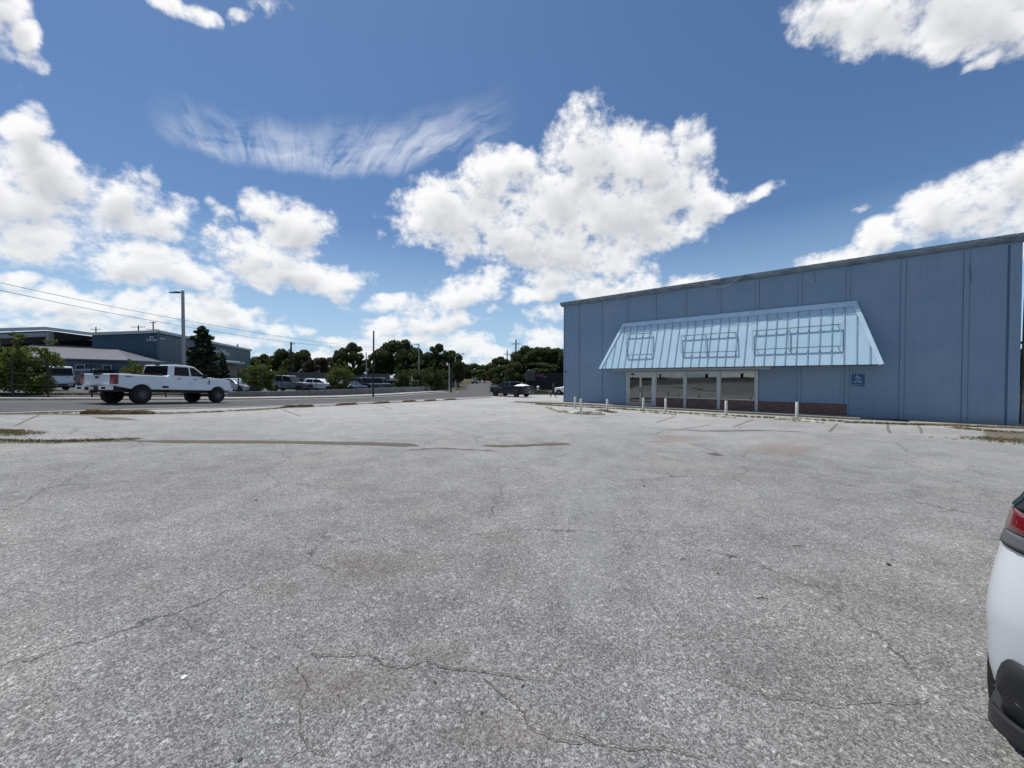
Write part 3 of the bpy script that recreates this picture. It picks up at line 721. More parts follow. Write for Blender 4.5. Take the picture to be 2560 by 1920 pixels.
# fascia / parapet capping: bowed and frayed at its left end
m = MB(); N = 40; vs = []
for i in range(N + 1):
    x = -.18 + (LEN + .36) * i / N; sag = -.10 * math.exp(-((x - 4.5) / 3.0) ** 2) + .025 * math.sin(x * 2.3)
    vs += [(x, -.20, H + .19), (x, -.22, H + .09 + sag * .35), (x, -.13, H - .02 + sag * .6), (x, -.02, H - .05), (x, .3, H - .05), (x, .3, H + .19)]
fs = [(6*i+k, 6*i+(k+1) % 6, 6*i+6+(k+1) % 6, 6*i+6+k) for i in range(N) for k in range(6)] + [tuple(range(6)), tuple(6*N+k for k in range(6))]
m.add(vs, fs); m.build('fascia', M_FASC, B)
m = MB(); rr = random.Random(5)
for i in range(60):
    x = -.18 + (LEN + .36) * i / 60; d = rr.uniform(-.012, .012); m.box((x + .003, -.245 + d, H + .13 + d * .4), (x + .355, -.222 + d, H + .225 + d * .4))
m.build('capping_board', M_FASC2, B)
m = MB(); rr = random.Random(8)
for i in range(14):
    x = .3 + i * .62; m.bar((x, -.25, H + .10 + rr.uniform(-.06, .05)), (x + rr.uniform(.5, .9), -.27, H + .12 + rr.uniform(-.08, .06)), .012, .05)
m.build('torn_flashing', M_FASC2, B)
m = MB(); m.box((-.2, .301, H + .10), (LEN + .2, DEP + .1, H + .18)); m.build('roof', simple('roof_membrane', (.35, .35, .34), .9), B)
# awning
zb, zt, P_ = 2.50, 5.50, 1.20; a0, a1 = 3.60, 17.34; t0, t1 = 4.74, 16.44
AW = MB()
TL, TR = Vector((t0, -.03, zt)), Vector((t1, -.03, zt)); BL, BR = Vector((a0, -P_, zb)), Vector((a1, -P_, zb)); WL, WR = Vector((a0, -.03, zb)), Vector((a1, -.03, zb))
AW.add([TL, TR, BR, BL, WL, WR], [(0, 3, 2, 1), (0, 4, 3), (1, 2, 5), (3, 4, 5, 2), (0, 1, 5, 4)])
awn = AW.build('awning', M_AWN, B)
fn = (BL - TL).cross(TR - TL).normalized(); fn = fn if fn.y < 0 else -fn
m = MB(); NS = 31
for i in range(1, NS):
    xb = a0 + (a1 - a0) * i / NS; 
    # the seam runs straight up the slope until it meets a raking edge
    if xb < t0: f = (xb - a0) / (t0 - a0)
    elif xb > t1: f = (a1 - xb) / (a1 - t1)
    else: f = 1
    f = max(.02, f - .03)
    p0 = Vector((xb, -P_, zb)); p1 = Vector((xb, -P_ + (P_ - .03) * f, zb + (zt - zb) * f))
    m.bar(p0 + fn * .022, p1 + fn * .022, .018, .045, up=(1, 0, 0))
m.build('standing_seam', M_SEAMA, awn)
m = MB()
_dn = Vector((0, BL.y - TL.y, BL.z - TL.z)).normalized() * .27
_a, _b = TL + Vector((-.02, 0, .02)), TR + Vector((.02, 0, .02))
m.add([p + q_ for p in (_a, _b) for q_ in (fn * .01, fn * .06, fn * .06 + _dn, fn * .01 + _dn)], [(0,1,2,3),(7,6,5,4),(0,4,5,1),(1,5,6,2),(2,6,7,3),(3,7,4,0)])
e1 = (BL - TL).normalized(); e2 = (BR - TR).normalized()
def rake(p, q, side):
    d = (q - p).normalized(); wv_ = fn.cross(d).normalized() * .17
    if wv_.x * side < 0: wv_ = -wv_
    vs = [r + a * .045 * fn + b for r in (p, q) for a in (0.2, 1) for b in (Vector((0,0,0)), wv_)]
    m.add(vs, [(0,1,3,2),(4,6,7,5),(0,4,5,1),(1,5,7,3),(3,7,6,2),(2,6,4,0)])
rake(TL, BL, 1); rake(TR, BR, -1)
m.build('awning_trim', M_AWTRIM, awn)
m = MB(); m.box((a0, -P_ - .02, zb - .05), (a1, -P_ + .03, zb - .001)); m.build('drip_edge', simple('drip_edge_dark', (.04, .05, .06), .6), awn)
m = MB(); m.box((a0 + .9, -P_ + .05, zb - .06), (13.2, -.05, zb - .01)); m.box((a0 + .9, -P_ + .06, zb - .16), (13.2, -P_ + .10, zb - .06)); m.build('soffit_board', simple('soffit_grey', (.30, .31, .31), .8), awn)
# sign frames left on the awning: square tube on stand-off legs
M_TUBE = simple('frame_tube_paint', (.30, .41, .48), .5, vary=.25, scale=6); M_RUST = simple('rusty_leg', (.24, .27, .24), .7, vary=.4, scale=8)
def onawn(px, py, out):      # point on a plane parallel to the awning slope, 'out' metres off it
    d = ray(px, py); Mw = Matrix.Translation(L0) @ Matrix.Rotation(TH, 4, 'Z'); Mi = Mw.inverted()
    o_ = Mi @ Vector((0, 0, CH)); dd = Mi.to_3x3() @ d; p0 = TL + fn * out; tt = (p0 - o_).dot(fn) / dd.dot(fn); return o_ + dd * tt
zc = lambda a, b: (1540 + a * 580 / 2212, 760 + b * 580 / 2212)
FR = [([(95,292),(345,275),(340,478),(100,488)], [], 'small'), ([(620,305),(1145,268),(1155,450),(622,465)], [.46], 'mid'), ([(1300,258),(2145,192),(2145,400),(1300,435)], [.44], 'big')]
for cs, mids, nm in FR:
    q = [onawn(*zc(*c_), .11) for c_ in cs]
    zt_, zb_ = (q[0].z + q[1].z) / 2, (q[2].z + q[3].z) / 2
    for p_, zz in zip(q, (zt_, zt_, zb_, zb_)): pass
    m = MB()
    for i in range(4): m.bar(q[i], q[(i + 1) % 4], .042)
    for f in mids: m.bar(q[0].lerp(q[1], f), q[3].lerp(q[2], f), .042)
    fr = m.build('sign_frame', M_TUBE, awn)
    for f in [.06] + mids + [.97]:
        for a_, b_ in ((q[0], q[1]), (q[3], q[2])):
            p_ = a_.lerp(b_, f); m = MB(); m.bar(p_ - fn * .02, p_ - fn * .105, .03); m.build('frame_leg', M_RUST, awn)
# storefront
cols = [S(2) + .02, S(3), S(4), S(5), S(6)]
for i, x in enumerate(cols):
    m = MB(); wd = .055 if i in (0,) else (.10 if i == 1 else .075)
    m.box((x - wd, -.05, .03 if i else .05), (x + wd, .10, zh - .002)); m.build('post', M_POST, B, bevel=.008)
m = MB(); m.box((s2 + .08, -.03, zh - .10), (s6 + .07, .09, zh - .003)); m.build('header', M_POST, B)
# doors: two aluminium leaves with a transom
x0, x1 = s2 + .13, s3 - .12; xm = (x0 + x1) / 2
m = MB(); m.box((x0 - .05, -.01, .05), (x0, .09, zh - .11)); m.box((x1, -.01, .05), (x1 + .05, .09, zh - .11)); m.box((x0, -.01, 2.02), (x1, .09, 2.08)); m.box((x0, -.01, .04), (x1, .09, .07))
m.build('door_frame', M_ALU, B)
m = MB(); m.box((x0, .03, 2.081), (x1, .036, zh - .101)); m.build('transom_pane', M_PANE, B)
for a_, b_ in ((x0 + .005, xm - .004), (xm + .004, x1 - .005)):
    m = MB(); m.box((a_, .0, .08), (a_ + .055, .05, 2.01)); m.box((b_ - .055, .0, .08), (b_, .05, 2.01)); m.box((a_ + .056, .0, .08), (b_ - .056, .05, .22)); m.box((a_ + .056, .0, 1.94), (b_ - .056, .05, 2.01))
    d = m.build('door', M_ALU, B)
    m = MB(); m.box((a_ + .056, .022, .221), (b_ - .056, .028, 1.939)); m.build('pane', M_PANE, d)
    hx = b_ - .03 if a_ < xm - .5 else a_ + .03
    m = MB(); m.tube([(hx, -.0, .95), (hx, -.05, .97), (hx, -.05, 1.25), (hx, -.0, 1.27)], .012, 6); m.build('handle', M_DARK, d)
for k in (3, 4, 5):
    a_, b_ = S(k) + (.102 if k == 3 else .077), S(k + 1) - .077
    m = MB(); m.box((a_, .0, zs), (b_, .07, zs + .05)); m.box((a_, .0, zh - .15), (b_, .07, zh - .102)); m.box((a_, .0, zs + .051), (a_ + .03, .07, zh - .151)); m.box((b_ - .03, .0, zs + .051), (b_, .07, zh - .151))
    wn = m.build('window', M_ALU, B)
    m = MB(); m.box((a_ + .031, .03, zs + .051), (b_ - .031, .036, zh - .151)); m.build('pane', M_PANE, wn)
    m = MB(); m.box((a_ - .02 * 0, -.035, .02), (b_, .14, zs - .003)); m.build('brick_base', M_BRICK, B)
m = MB(); m.box((s6 + .076, -.045, .02), (s8 + .02, -.003, zs - .02)); m.build('brick_base', M_BRICK, B)
m = MB(); m.box((T, 3.2, 0), (LEN - T, 3.3, 3.0)); m.box((T, T, 2.6), (LEN - T, 3.2, 2.66)); m.build('inner_partition', simple('inner_wall_paint', (.12, .13, .13), .8), B)
m = MB(); m.box((T, T, .02), (LEN - T, 3.2, .05)); m.build('inner_floor', M_FLOORI, B)
m = MB(); m.box((S(5) + .25, .35, 1.0), (S(5) + .62, .42, zh - .16)); 
pan = m.build('white_panel', simple('white_board', (.75, .78, .80), .6), None); pan.location = L0; pan.rotation_euler = (0, math.radians(-2), TH)
tag(pan, 'tall white board standing behind the rightmost shop window', 'board')
for k, dx in ((3, .5), (4, .4), (5, .35)): pass
# shop pavement
def loc2w(x, y): v = Matrix.Rotation(TH, 3, 'Z') @ Vector((x, y, 0)); return Vector((L0.x + v.x, L0.y + v.y))
o = slab('shop_pavement', [loc2w(-2.6, 1.5), loc2w(-.6, -.02), loc2w(0.0, -.02), loc2w(16.6, -.02)], [loc2w(-4.6, -.3), loc2w(-2.4, -1.5), loc2w(-1.0, -1.55), loc2w(16.6, -1.5)], .09, mat_concrete('shop_pavement_concrete', .26, (1, .93, .82)), bevel=.02); tag(o, kind='structure')
M_MOSS = mat_decal('dirt_and_moss', (.055, .060, .025), (.11, .09, .055), .36, .50, 3, 16)
def wribbon(name, P, w0, mat, off, seed, jit=.02):
    global G
    sv = G; G = lambda a, b, off=0: Vector((a, b, 0))
    try: return ribbon(name, [(p.x, p.y) for p in P], w0, mat, off=off, jit=jit, wj=.5, seed=seed, nw=4)
    finally: G = sv
wribbon('dirt_patch', [loc2w(-5.2, -.9), loc2w(-2.6, -1.75), loc2w(2, -1.72), loc2w(8, -1.68), loc2w(17, -1.7)], .45, M_MOSS, .019, 31)
wribbon('dirt_patch', [loc2w(16.2, -.9), loc2w(19, -.3), loc2w(22, -.4)], .5, M_MOSS, .0235, 32)
wribbon('dirt_patch', [loc2w(16.6, -.12), loc2w(19, -.12), loc2w(23, -.3)], .22, M_MOSS, .026, 33)

def wloc(x, y, z): return Matrix.Translation(L0) @ (Matrix.Rotation(TH, 3, 'Z') @ Vector((x, y, z)))
# accessible-van sign on the wall
sg = empty('parking_sign', wloc(16.53, -.03, 1.80), TH); tag(sg, 'small blue accessible van parking sign on the blue wall', 'sign')
m = MB(); m.box((-.22, -.012, -.275), (.22, -.001, .275)); m.build('panel', simple('sign_blue', (.010, .075, .19), .35, vary=.2), sg, bevel=.01)
M_SW = simple('sign_white', (.6, .65, .7), .5)
m = MB()
def arc(cx, cz, r, a0_, a1_, w0, n=14):
    for i in range(n):
        b0 = a0_ + (a1_ - a0_) * i / n; b1 = a0_ + (a1_ - a0_) * (i + 1) / n
        m.bar((cx + r * math.cos(b0), -.016, cz + r * math.sin(b0)), (cx + r * math.cos(b1), -.016, cz + r * math.sin(b1)), w0, .006, up=(0, 1, 0))
arc(-.015, .10, .068, math.radians(120), math.radians(380), .016)
m.bar((-.035, -.016, .215), (-.03, -.016, .13), .02, .006, up=(0, 1, 0)); m.bar((-.03, -.016, .135), (.045, -.016, .135), .018, .006, up=(0, 1, 0)); m.bar((.045, -.016, .135), (.085, -.016, .055), .018, .006, up=(0, 1, 0)); m.bar((-.03, -.016, .175), (.03, -.016, .17), .014, .006, up=(0, 1, 0))
arc(-.037, .235, .011, 0, 6.28, .014, 8)
m.build('wheelchair_symbol', M_SW, sg)
v, f = text_mesh('VAN', .13); m = MB(); m.add([(x, -.016 - z, y - .075) for x, y, z in v], f); m.build('lettering', M_SW, sg)
m = MB(); m.bar((-.2, -.015, -.205), (.19, -.015, -.19), .018, .005, up=(0, 1, 0)); m.bar((-.2, -.015, -.245), (.1, -.015, -.232), .01, .005, up=(0, 1, 0)); m.build('torn_strip', simple('worn_sticker', (.25, .32, .38), .7), sg)
def camera_unit(x, y, z, lab):
    e = empty('security_camera', wloc(x, y, z), TH); tag(e, lab, 'camera')
    m = MB(); m.box((-.03, -.03, -.04), (.03, .0, .04)); m.bar((0, -.02, 0), (0, -.12, -.02), .025); m.build('bracket', M_DARK, e)
    m = MB(); m.lathe([(.02, -.22), (.045, -.20), (.045, -.06), (.03, -.04)], 10); m.build('housing', M_DARK, e)
camera_unit(.28, -.03, 2.35, 'small black camera low on the left end of the blue wall')
camera_unit(17.05, -.03, 3.35, 'small dark camera beside the right slope of the awning')
# loose cable on the fascia and hooks
m = MB(); m.tube([wloc(9.9 + i * .12, -.28 - .0 * i, H + .05 - .35 * math.sin(math.pi * i / 14) + .01 * (i % 3)) for i in range(15)], .007, 5); o = m.build('loose_cable', simple('grey_cable', (.3,.32,.34), .6)); tag(o, 'pale cable drooping from the roof edge of the blue building', 'cable')
for x, z0, ln in ((14.85, 7.12, .45), (19.9, 6.55, .75)):
    m = MB(); m.tube([wloc(x, -.05, z0), wloc(x + .02, -.06, z0 - ln * .5), wloc(x + .05, -.05, z0 - ln)], .007, 5); o = m.build('hanging_wire', M_DARK)
    tag(o, 'short dark wire hanging under the fascia, ' + ('left of the last wall panels' if x < 16 else 'near the right corner'), 'wire')
# service pipe at right corner
m = MB(); m.tube([wloc(LEN + .10, .12, 5.9), wloc(LEN + .22, .10, 5.6), wloc(LEN + .10, .10, 5.0), wloc(LEN + .06, .12, .1)], .03, 8); o = m.build('service_pipe', M_DARK); tag(o, 'dark cable conduit down the right corner of the blue building', 'pipe')
m = MB(); m.box((0, 0, 0), (.22, .15, .1)); lampb = m.build('wall_light', M_DARK, bevel=.02); lampb.location = wloc(LEN + .01, .15, 3.25); lampb.rotation_euler = (0, 0, TH); tag(lampb, 'small dark wall light on the right corner of the blue building', 'light')
# chain-link gate at right corner
gt_ = empty('chain_link_gate', wloc(LEN + .25, .6, 0), TH); tag(gt_, 'grey chain-link gate beside the right corner of the blue building', 'gate')
m = MB()
for a_, b_ in (((0,0,0),(0,0,1.9)),((1.9,0,0),(1.9,0,1.9)),((0,0,.08),(1.9,0,.08)),((0,0,1.85),(1.9,0,1.85)),((0,0,.95),(1.9,0,.95))): m.tube([a_, b_], .03, 6)
M_GALV = simple('galvanised_steel', (.42, .43, .44), .45, metal=.5, vary=.2, scale=8)
m.build('gate_frame', M_GALV, gt_)
m = MB()
for i in range(28): m.bar((i * .068, 0, .08), (min(1.9, i * .068 + 1.77 * .0 + .6), 0, 1.85), .006); m.bar((min(1.9, i * .068 + .6), .008, .08), (i * .068, .008, 1.85), .006)
m.build('wire_mesh', M_GALV, gt_)

# ------------------------------------------------------------------ bollards and parking stops
M_BOL = simple('chipped_white_paint', (.62, .62, .56), .7, vary=.22, scale=9, bump=.2)
def bollard(px, yt, yb, label, lean=0):
    p = G(px, yb); d = (p.xy).length; h = max(.6, (D(px, yt, p.y).z - p.z))
    e = empty('bollard', p, 0, lean); tag(e, label, 'bollard', 'white bollards in front of the shop')
    m = MB(); r = .062; m.tube([(0, 0, -.05), (0, 0, h - .03), (0, 0, h)], [r, r, r * .75], 12); m.build('post', M_BOL, e, auto=40)
    m = MB(); m.tube([(0, 0, -.02), (0, 0, .035)], [.11, .085], 12); m.build('footing', M_KERB, e, auto=40)
for a in [(1437.6,992,1021.5,'white bollard nearest the left corner of the shop, behind its neighbour'),(1452,997,1028.5,'second white bollard from the left, just behind the curved kerb stones'),(1517.5,998,1029,'white bollard standing in weeds between the kerb stones and the door',.02),
          (1608,994.5,1027,'white bollard directly in front of the shop door'),(1664,996,1028.5,'white bollard in front of the leftmost shop window'),(1815,1001.7,1037.5,'cream bollard in front of the rightmost shop window'),(1992,1005,1046,'yellowed bollard in front of the brick base right of the windows')]: bollard(*a)
def mat_stop(name, c1, c2):
    m, t, b = new_mat(name); c = t.coord(); n = t.noise(c, 5, 6, .75)
    t.put(b.inputs['Base Color'], t.mix(t.maprange(n, .46, .56), c1, c2)); b.inputs['Roughness'].default_value = .95; t.put(b.inputs['Normal'], t.bump(n, .7, .03)); return m
M_STOP = mat_stop('flaking_stop_paint', (.16, .15, .12), (.52, .50, .38)); M_BROWN = mat_stop('rust_brown_stop', (.10, .065, .03), (.21, .14, .06)); M_GREYSTOP = mat_stop('old_concrete_stop', (.20, .18, .15), (.33, .30, .25))
def stop(pa, pb, w0, h, mat, name, label, group, seg=10, seed=0, curve=0):
    a, b = G(*pa), G(*pb); rr = random.Random(seed); vs = []; d = (b - a); d.z = 0; nrm = Vector((-d.y, d.x, 0)).normalized()
    for i in range(seg + 1):
        f = i / seg; p = a.lerp(b, f) + nrm * curve * math.sin(math.pi * f); z = Z(p.x, p.y); e = .55 if i in (0, seg) else 1; hh = h * e * rr.uniform(.85, 1.1)
        for s_, zz in ((-.5, -.03), (-.5, hh * .45), (-.3, hh), (.3, hh), (.5, hh * .45), (.5, -.03)):
            q = p + nrm * s_ * w0 * rr.uniform(.92, 1.08); vs.append(Vector((q.x, q.y, z + zz)))
    fs = [(6*i+k, 6*i+k+1, 6*i+7+k, 6*i+6+k) for i in range(seg) for k in range(5)] + [tuple(range(6)), tuple(6*seg+k for k in range(6))]
    c = (a + b) / 2; m = MB(); m.add([v - c for v in vs], fs); o = m.build(name, mat, auto=50); o.location = c; tag(o, label, 'parking stop', group); return o
gr = 'painted concrete parking stops by the shop'
stop((1366,1019.5),(1400,1031), .22, .17, M_STOP, 'kerb_stone', 'short flaking kerb stone at the far left end of the curved row', gr, seed=1, seg=6, curve=-.05)
stop((1402,1031.5),(1436,1035.5), .22, .15, M_STOP, 'kerb_stone', 'flaking kerb stone in the middle of the curved row by the shop corner', gr, seed=2, seg=6)
stop((1442,1035.5),(1512,1038.5), .24, .16, M_STOP, 'parking_stop', 'flaking parking stop ending the curved row, in front of two bollards', gr, seed=3)
stop((1606,1031.5),(1689,1037.5), .2, .12, M_STOP, 'parking_stop', 'cream parking stop in front of the shop door', gr, seed=4)
stop((1746,1039.5),(1838,1046), .2, .10, M_STOP, 'parking_stop', 'broken parking stop in front of the rightmost window', gr, seed=5)
stop((1932,1049),(2058,1059), .22, .12, M_STOP, 'parking_stop', 'yellowish crumbling parking stop near the end of the brick base', gr, seed=6)
gr2 = 'old brown parking stops along the street'
for i, (a, b, lab) in enumerate([((204,1036),(386,1036),'long brown parking stop lying nearest the white pickup'),((704,1020),(782,1017),'brown parking stop second along the street edge'),((842,1014.5),(890,1011.5),'short brown parking stop third along the street edge'),
        ((934,1010),(972,1007.5),'brown parking stop fourth along the street edge, past the black pole'),((1007,1006),(1038,1004),'brown parking stop fifth along the street edge'),((1062,1004),(1088,1002),'brown parking stop sixth along the street edge'),((1110,1001.5),(1140,999.5),'farthest brown parking stop along the street edge')]):
    stop(a, b, .28 if i else .34, .16 if i else .19, M_BROWN, 'parking_stop', lab, gr2, seed=20 + i)

# ------------------------------------------------------------------ low retaining wall and fence across the street
wb = [xy(G(*p)) for p in ((572,991.5),(700,991),(840,988.8),(940,986),(1040,981.5),(1118,977.3))]
m = MB(); Pw_ = resample(wb, 1.0); Nn_ = len(Pw_); vs = []
for i, p in enumerate(Pw_):
    a = Pw_[max(0, i - 1)]; b = Pw_[min(Nn_ - 1, i + 1)]; t_ = (b - a).normalized(); nr = Vector((-t_.y, t_.x)) * .22
    z = Z(p.x, p.y); h = .42 + .42 * min(1, i / (Nn_ * .5)); h *= 1 if i < Nn_ - 2 else .8
    q = p + nr; zt = z + h + .0
    vs += [(p.x, p.y, z - .1), (p.x, p.y, zt), (q.x, q.y, zt), (q.x, q.y, z - .1)]
fs = [(4*i+k, 4*i+(k+1) % 4, 4*i+4+(k+1) % 4, 4*i+4+k) for i in range(Nn_ - 1) for k in range(4)] + [(0,1,2,3), tuple(4*Nn_-4+k for k in range(4))]
m.add(vs, fs); o = m.build('retaining_wall', M_WALL, bevel=.02); tag(o, 'low pale concrete wall running beside the street', 'wall')
M_BLK = simple('black_steel', (.012, .012, .013), .5)
fline = [Vector((-31.2, 10)), Vector((-30.2, 20)), Vector((-28.0, 30))] + offset_line(wb, .45)
def on_line(px, line):
    u = ray(px, 940).x / ray(px, 940).y
    for a, b in zip(line, line[1:]):
        fa, fb = a.x - u * a.y, b.x - u * b.y
        if fa * fb <= 0: t = fa / (fa - fb); return a.lerp(b, t)
    return line[-1]
FE = empty('wire_fence', (fline[0].x, fline[0].y, Z(*fline[0]))); tag(FE, 'tall black post and wire fence behind the street verge', 'fence')
fo = FE.location; pts = []
for px in (30,120,229,338,414,500,596,652,704,755,790,827,862,890,918,943,965,985,1010,1040,1072):
    p = on_line(px, fline); z = Z(p.x, p.y); pts.append(Vector((p.x, p.y, z)))
    m = MB(); q = Vector((p.x, p.y, z)) - fo; m.box((q.x - .03, q.y - .03, q.z - .1), (q.x + .03, q.y + .03, q.z + 2.45)); m.build('fence_post', M_BLK, FE)
m = MB()
for hh in (.15, .8, 1.5, 2.35): m.tube([p - fo + Vector((0, .05, hh)) for p in pts], .008, 4)
m.build('fence_wire', M_BLK, FE)

# ------------------------------------------------------------------ poles, lamps and wires
M_CPOLE = simple('grey_concrete_pole', (.33, .33, .33), .7, vary=.1, scale=4); M_WOOD = simple('dark_pole_wood', (.035, .028, .022), .9, vary=.3, scale=5, bump=.4); M_STEEL = simple('pale_steel_pole', (.5, .5, .5), .5, metal=.3)
def lamp_post(px, ytop, Y, wid, arm, label, head=True):
    x = ray(px, 940).x / ray(px, 940).y * Y; z = Z(x, Y); top = D(px, ytop, Y).z; h = top - z
    e = empty('lamp_post', (x, Y, z)); tag(e, label, 'lamp post', 'lamp posts across the street')
    m = MB(); m.tube([(0, 0, -.1), (0, 0, h * .5), (0, 0, h)], [wid * .62, wid * .54, wid * .46], 10); m.build('pole', M_CPOLE, e, auto=40)
    m = MB(); m.tube([(0, 0, 0), (0, 0, .35)], [wid * 1.1, wid * .9], 12); m.build('base_cover', M_CPOLE, e, auto=40)
    if head:
        m = MB(); m.bar((0, 0, h - .12), (-arm * .4, 0, h - .12), .07); m.build('bracket', M_DARK, e)
        m = MB(); m.add([(-arm*.35,-.16,h-.06),(-arm*.35,.16,h-.06),(-arm*.35,.16,h-.2),(-arm*.35,-.16,h-.2),(-arm*1.3,-.10,h-.13),(-arm*1.3,.10,h-.13),(-arm*1.3,.1,h-.18),(-arm*1.3,-.1,h-.18)],
              [(0,1,2,3),(4,7,6,5),(0,4,5,1),(1,5,6,2),(2,6,7,3),(3,7,4,0)]); m.build('lamp_head', M_DARK, e, bevel=.02)
lamp_post(460, 727, 35, .26, .95, 'tall square-headed grey lamp post behind the white pickup')
lamp_post(916, 881, 78, .20, .1, 'slender pale post rising from the far car park', False)
lamp_post(1047.5, 859, 74, .22, .75, 'grey lamp post between the two big oaks')
def pole(px, yt, Y, rad, arms, label, lean=0, extra=None, mat=None, name='utility_pole', group='utility poles'):
    x = ray(px, 940).x / ray(px, 940).y * Y; z = Z(x, Y); h = D(px, yt, Y).z - z
    e = empty(name, (x, Y, z)); tag(e, label, 'pole', group)
    m = MB(); m.tube([(lean * -h, 0, -.2), (0, 0, h)], [rad * 1.25, rad], 8); m.build('pole', mat or M_WOOD, e, auto=40)
    for (ya, hw, off) in arms:
        za = D(px, ya, Y).z - z; wv = hw / F * Y; ox = off / F * Y
        m = MB(); m.bar((ox - wv, -.12, za), (ox + wv, -.12, za), .11, .11); c_ = m.build('cross_arm', M_WOOD, e)
        for k in (-.92, -.45, .45, .92): m = MB(); m.tube([(ox + wv * k, -.12, za + .05), (ox + wv * k, -.12, za + .2), (ox + wv * k, -.12, za + .3)], [.045, .07, .03], 6); m.build('insulator', M_GALV, c_)
    if extra:
        za = D(px, extra, Y).z - z; m = MB(); m.tube([(-.38, -.1, za - .45), (-.38, -.1, za + .4)], .24, 10); m.build('transformer', M_GALV, e)
    return Vector((x, Y, z + h))
pole(242, 817.5, 120, .14, [(824, 12, 0)], 'utility pole with one cross arm left of the blue warehouse roof corner')
pole(348, 813, 110, .14, [(818, 17, 0)], 'utility pole with one wide cross arm above the blue warehouse')
pole(385, 804, 110, .14, [(807, 8, 0), (824, 16, 0)], 'utility pole with two cross arms above the blue warehouse corner')
pole(503, 818, 110, .14, [(827, 7, 6)], 'utility pole half hidden behind the dark conifer')
tA = pole(728.5, 855, 95, .2, [(860, 5, 5)], 'utility pole with a small transformer in the tree line', extra=877)
tB = pole(935, 827, 44.5, .085, [], 'bare dark wooden pole standing on the street pavement', lean=.014)
pole(1290, 849, 85, .14, [(860, 11, 0)], 'tall utility pole with one cross arm above the dark pickup', lean=.01)
pole(1268, 876, 105, .14, [(886, 9, 0)], 'shorter utility pole just left of the tall one')
pole(1236, 897, 160, .14, [(898, 6, 2)], 'distant small utility pole above the bend in the street')
pole(1127.5, 925, 58.6, .10, [], 'short black pole at the end of the low wall')
pole(1123, 908, 59.2, .07, [], 'thin pale steel pole at the end of the low wall', mat=M_STEEL, name='steel_pole')
# street light over the bend
x, Y = ray(1138, 940).x / ray(1138, 940).y * 88, 88; z = Z(x, Y); e = empty('street_light', (x, Y, z)); tag(e, 'street light with a curved arm reaching out of the oak tree', 'street light')
h = D(1138, 893, Y).z - z
m = MB(); m.tube([(0, 0, 0), (0, 0, h)], .1, 8); m.build('pole', M_STEEL, e)
m = MB(); m.tube([(0, 0, h - .1), (.5, 0, h + .45), (1.2, 0, h + .75), (1.6, 0, h + .8)], .05, 6); m.build('arm', M_STEEL, e)
m = MB(); m.lathe([(.03, -.4), (.13, -.2), (.13, .2), (.04, .35)], 8, Matrix.Translation((1.8, 0, h + .8)) @ Matrix.Rotation(math.pi / 2, 4, 'Z')); m.build('lamp_head', M_CPOLE, e)
def wire(pts, r, label, grp='power lines across the left sky'):
    P = [D(*p) for p in pts]; m = MB(); Q = []
    for i in range(len(P) - 1):
        for k in range(6):
            f = k / 6; a = P[max(0, i - 1)]; b = P[i]; c = P[i + 1]; d = P[min(len(P) - 1, i + 2)]
            Q.append(.5 * ((2 * b) + (c - a) * f + (2 * a - 5 * b + 4 * c - d) * f * f + (3 * b - a - 3 * c + d) * f ** 3))
    Q.append(P[-1]); m.tube(Q, r, 5); o = m.build('power_line', M_BLK); tag(o, label, 'cable', grp); return o
wire([(-300,640,20),(0,707,24.5),(340,778,33),(660,834.7,48),(860,862,65),(1010,876,95)], .016, 'upper of the two power lines crossing the left sky')
wire([(-300,664,20),(0,726,24.5),(340,794.5,33),(660,847.5,48),(860,870,65),(1010,884,95)], .016, 'lower of the two power lines crossing the left sky')
wire([(840,866,60),(937,875,72),(1047,898,90),(1125,908,100)], .02, 'thin line crossing in front of the oaks')

# ------------------------------------------------------------------ blue warehouse across the street
def mat_ribbed(name, col, dk, rib=.3, axis=(1, 1, 0)):
    m, t, b = new_mat(name); c = t.coord(); u = t.vmath('DOT_PRODUCT', c, (*axis[:2], 0), out=1)
    s = t.math('SINE', t.math('MULTIPLY', u, 2 * math.pi / rib)); n = t.noise(c, .4, 5, .6)
    cc_ = t.mix(t.maprange(n, .3, .7), col, dk); cc_ = t.mix(t.maprange(s, .75, .95, 0, .3), cc_, (.02, .03, .04))
    t.put(b.inputs['Base Color'], cc_); b.inputs['Roughness'].default_value = .5; t.put(b.inputs['Normal'], t.bump(s, .4, .03)); return m
M_WH = mat_ribbed('blue_ribbed_metal', (.022, .075, .13), (.016, .058, .105)); M_GUT = simple('pale_gutter_metal', (.42, .48, .48), .5, vary=.1); M_ROOFG = mat_ribbed('grey_ribbed_roof', (.11, .11, .13), (.09, .09, .11), .6, (1, .3))
WH = empty('warehouse', (-49.2, 53.6, Z(-49.2, 53.6))); tag(WH, 'large dark blue metal warehouse with pale roof edge across the street', 'building')
o0 = WH.location; ur = Vector((-12.3, 37, 0)).normalized(); ul = Vector((-ur.y, ur.x, 0)); ul = ul if ul.x < 0 else -ul
top = 7.9 - o0.z; R_ = 39.0
def fp(a, b, z): return ur * a + ul * b + Vector((0, 0, z))
prof = [(0, top), (7.1, top - .6)]            # left face roofline
m = MB()
m.add([fp(0,0,-.5), fp(R_,0,-.5), fp(R_,0,top), fp(0,0,top), fp(0,7.1,-.5), fp(R_,7.1,-.5), fp(R_,7.1,top-.6), fp(0,7.1,top-.6)], [(0,1,2,3),(0,3,7,4),(4,7,6,5),(1,5,6,2),(3,2,6,7)])
m.build('wall', M_WH, WH)
m = MB()
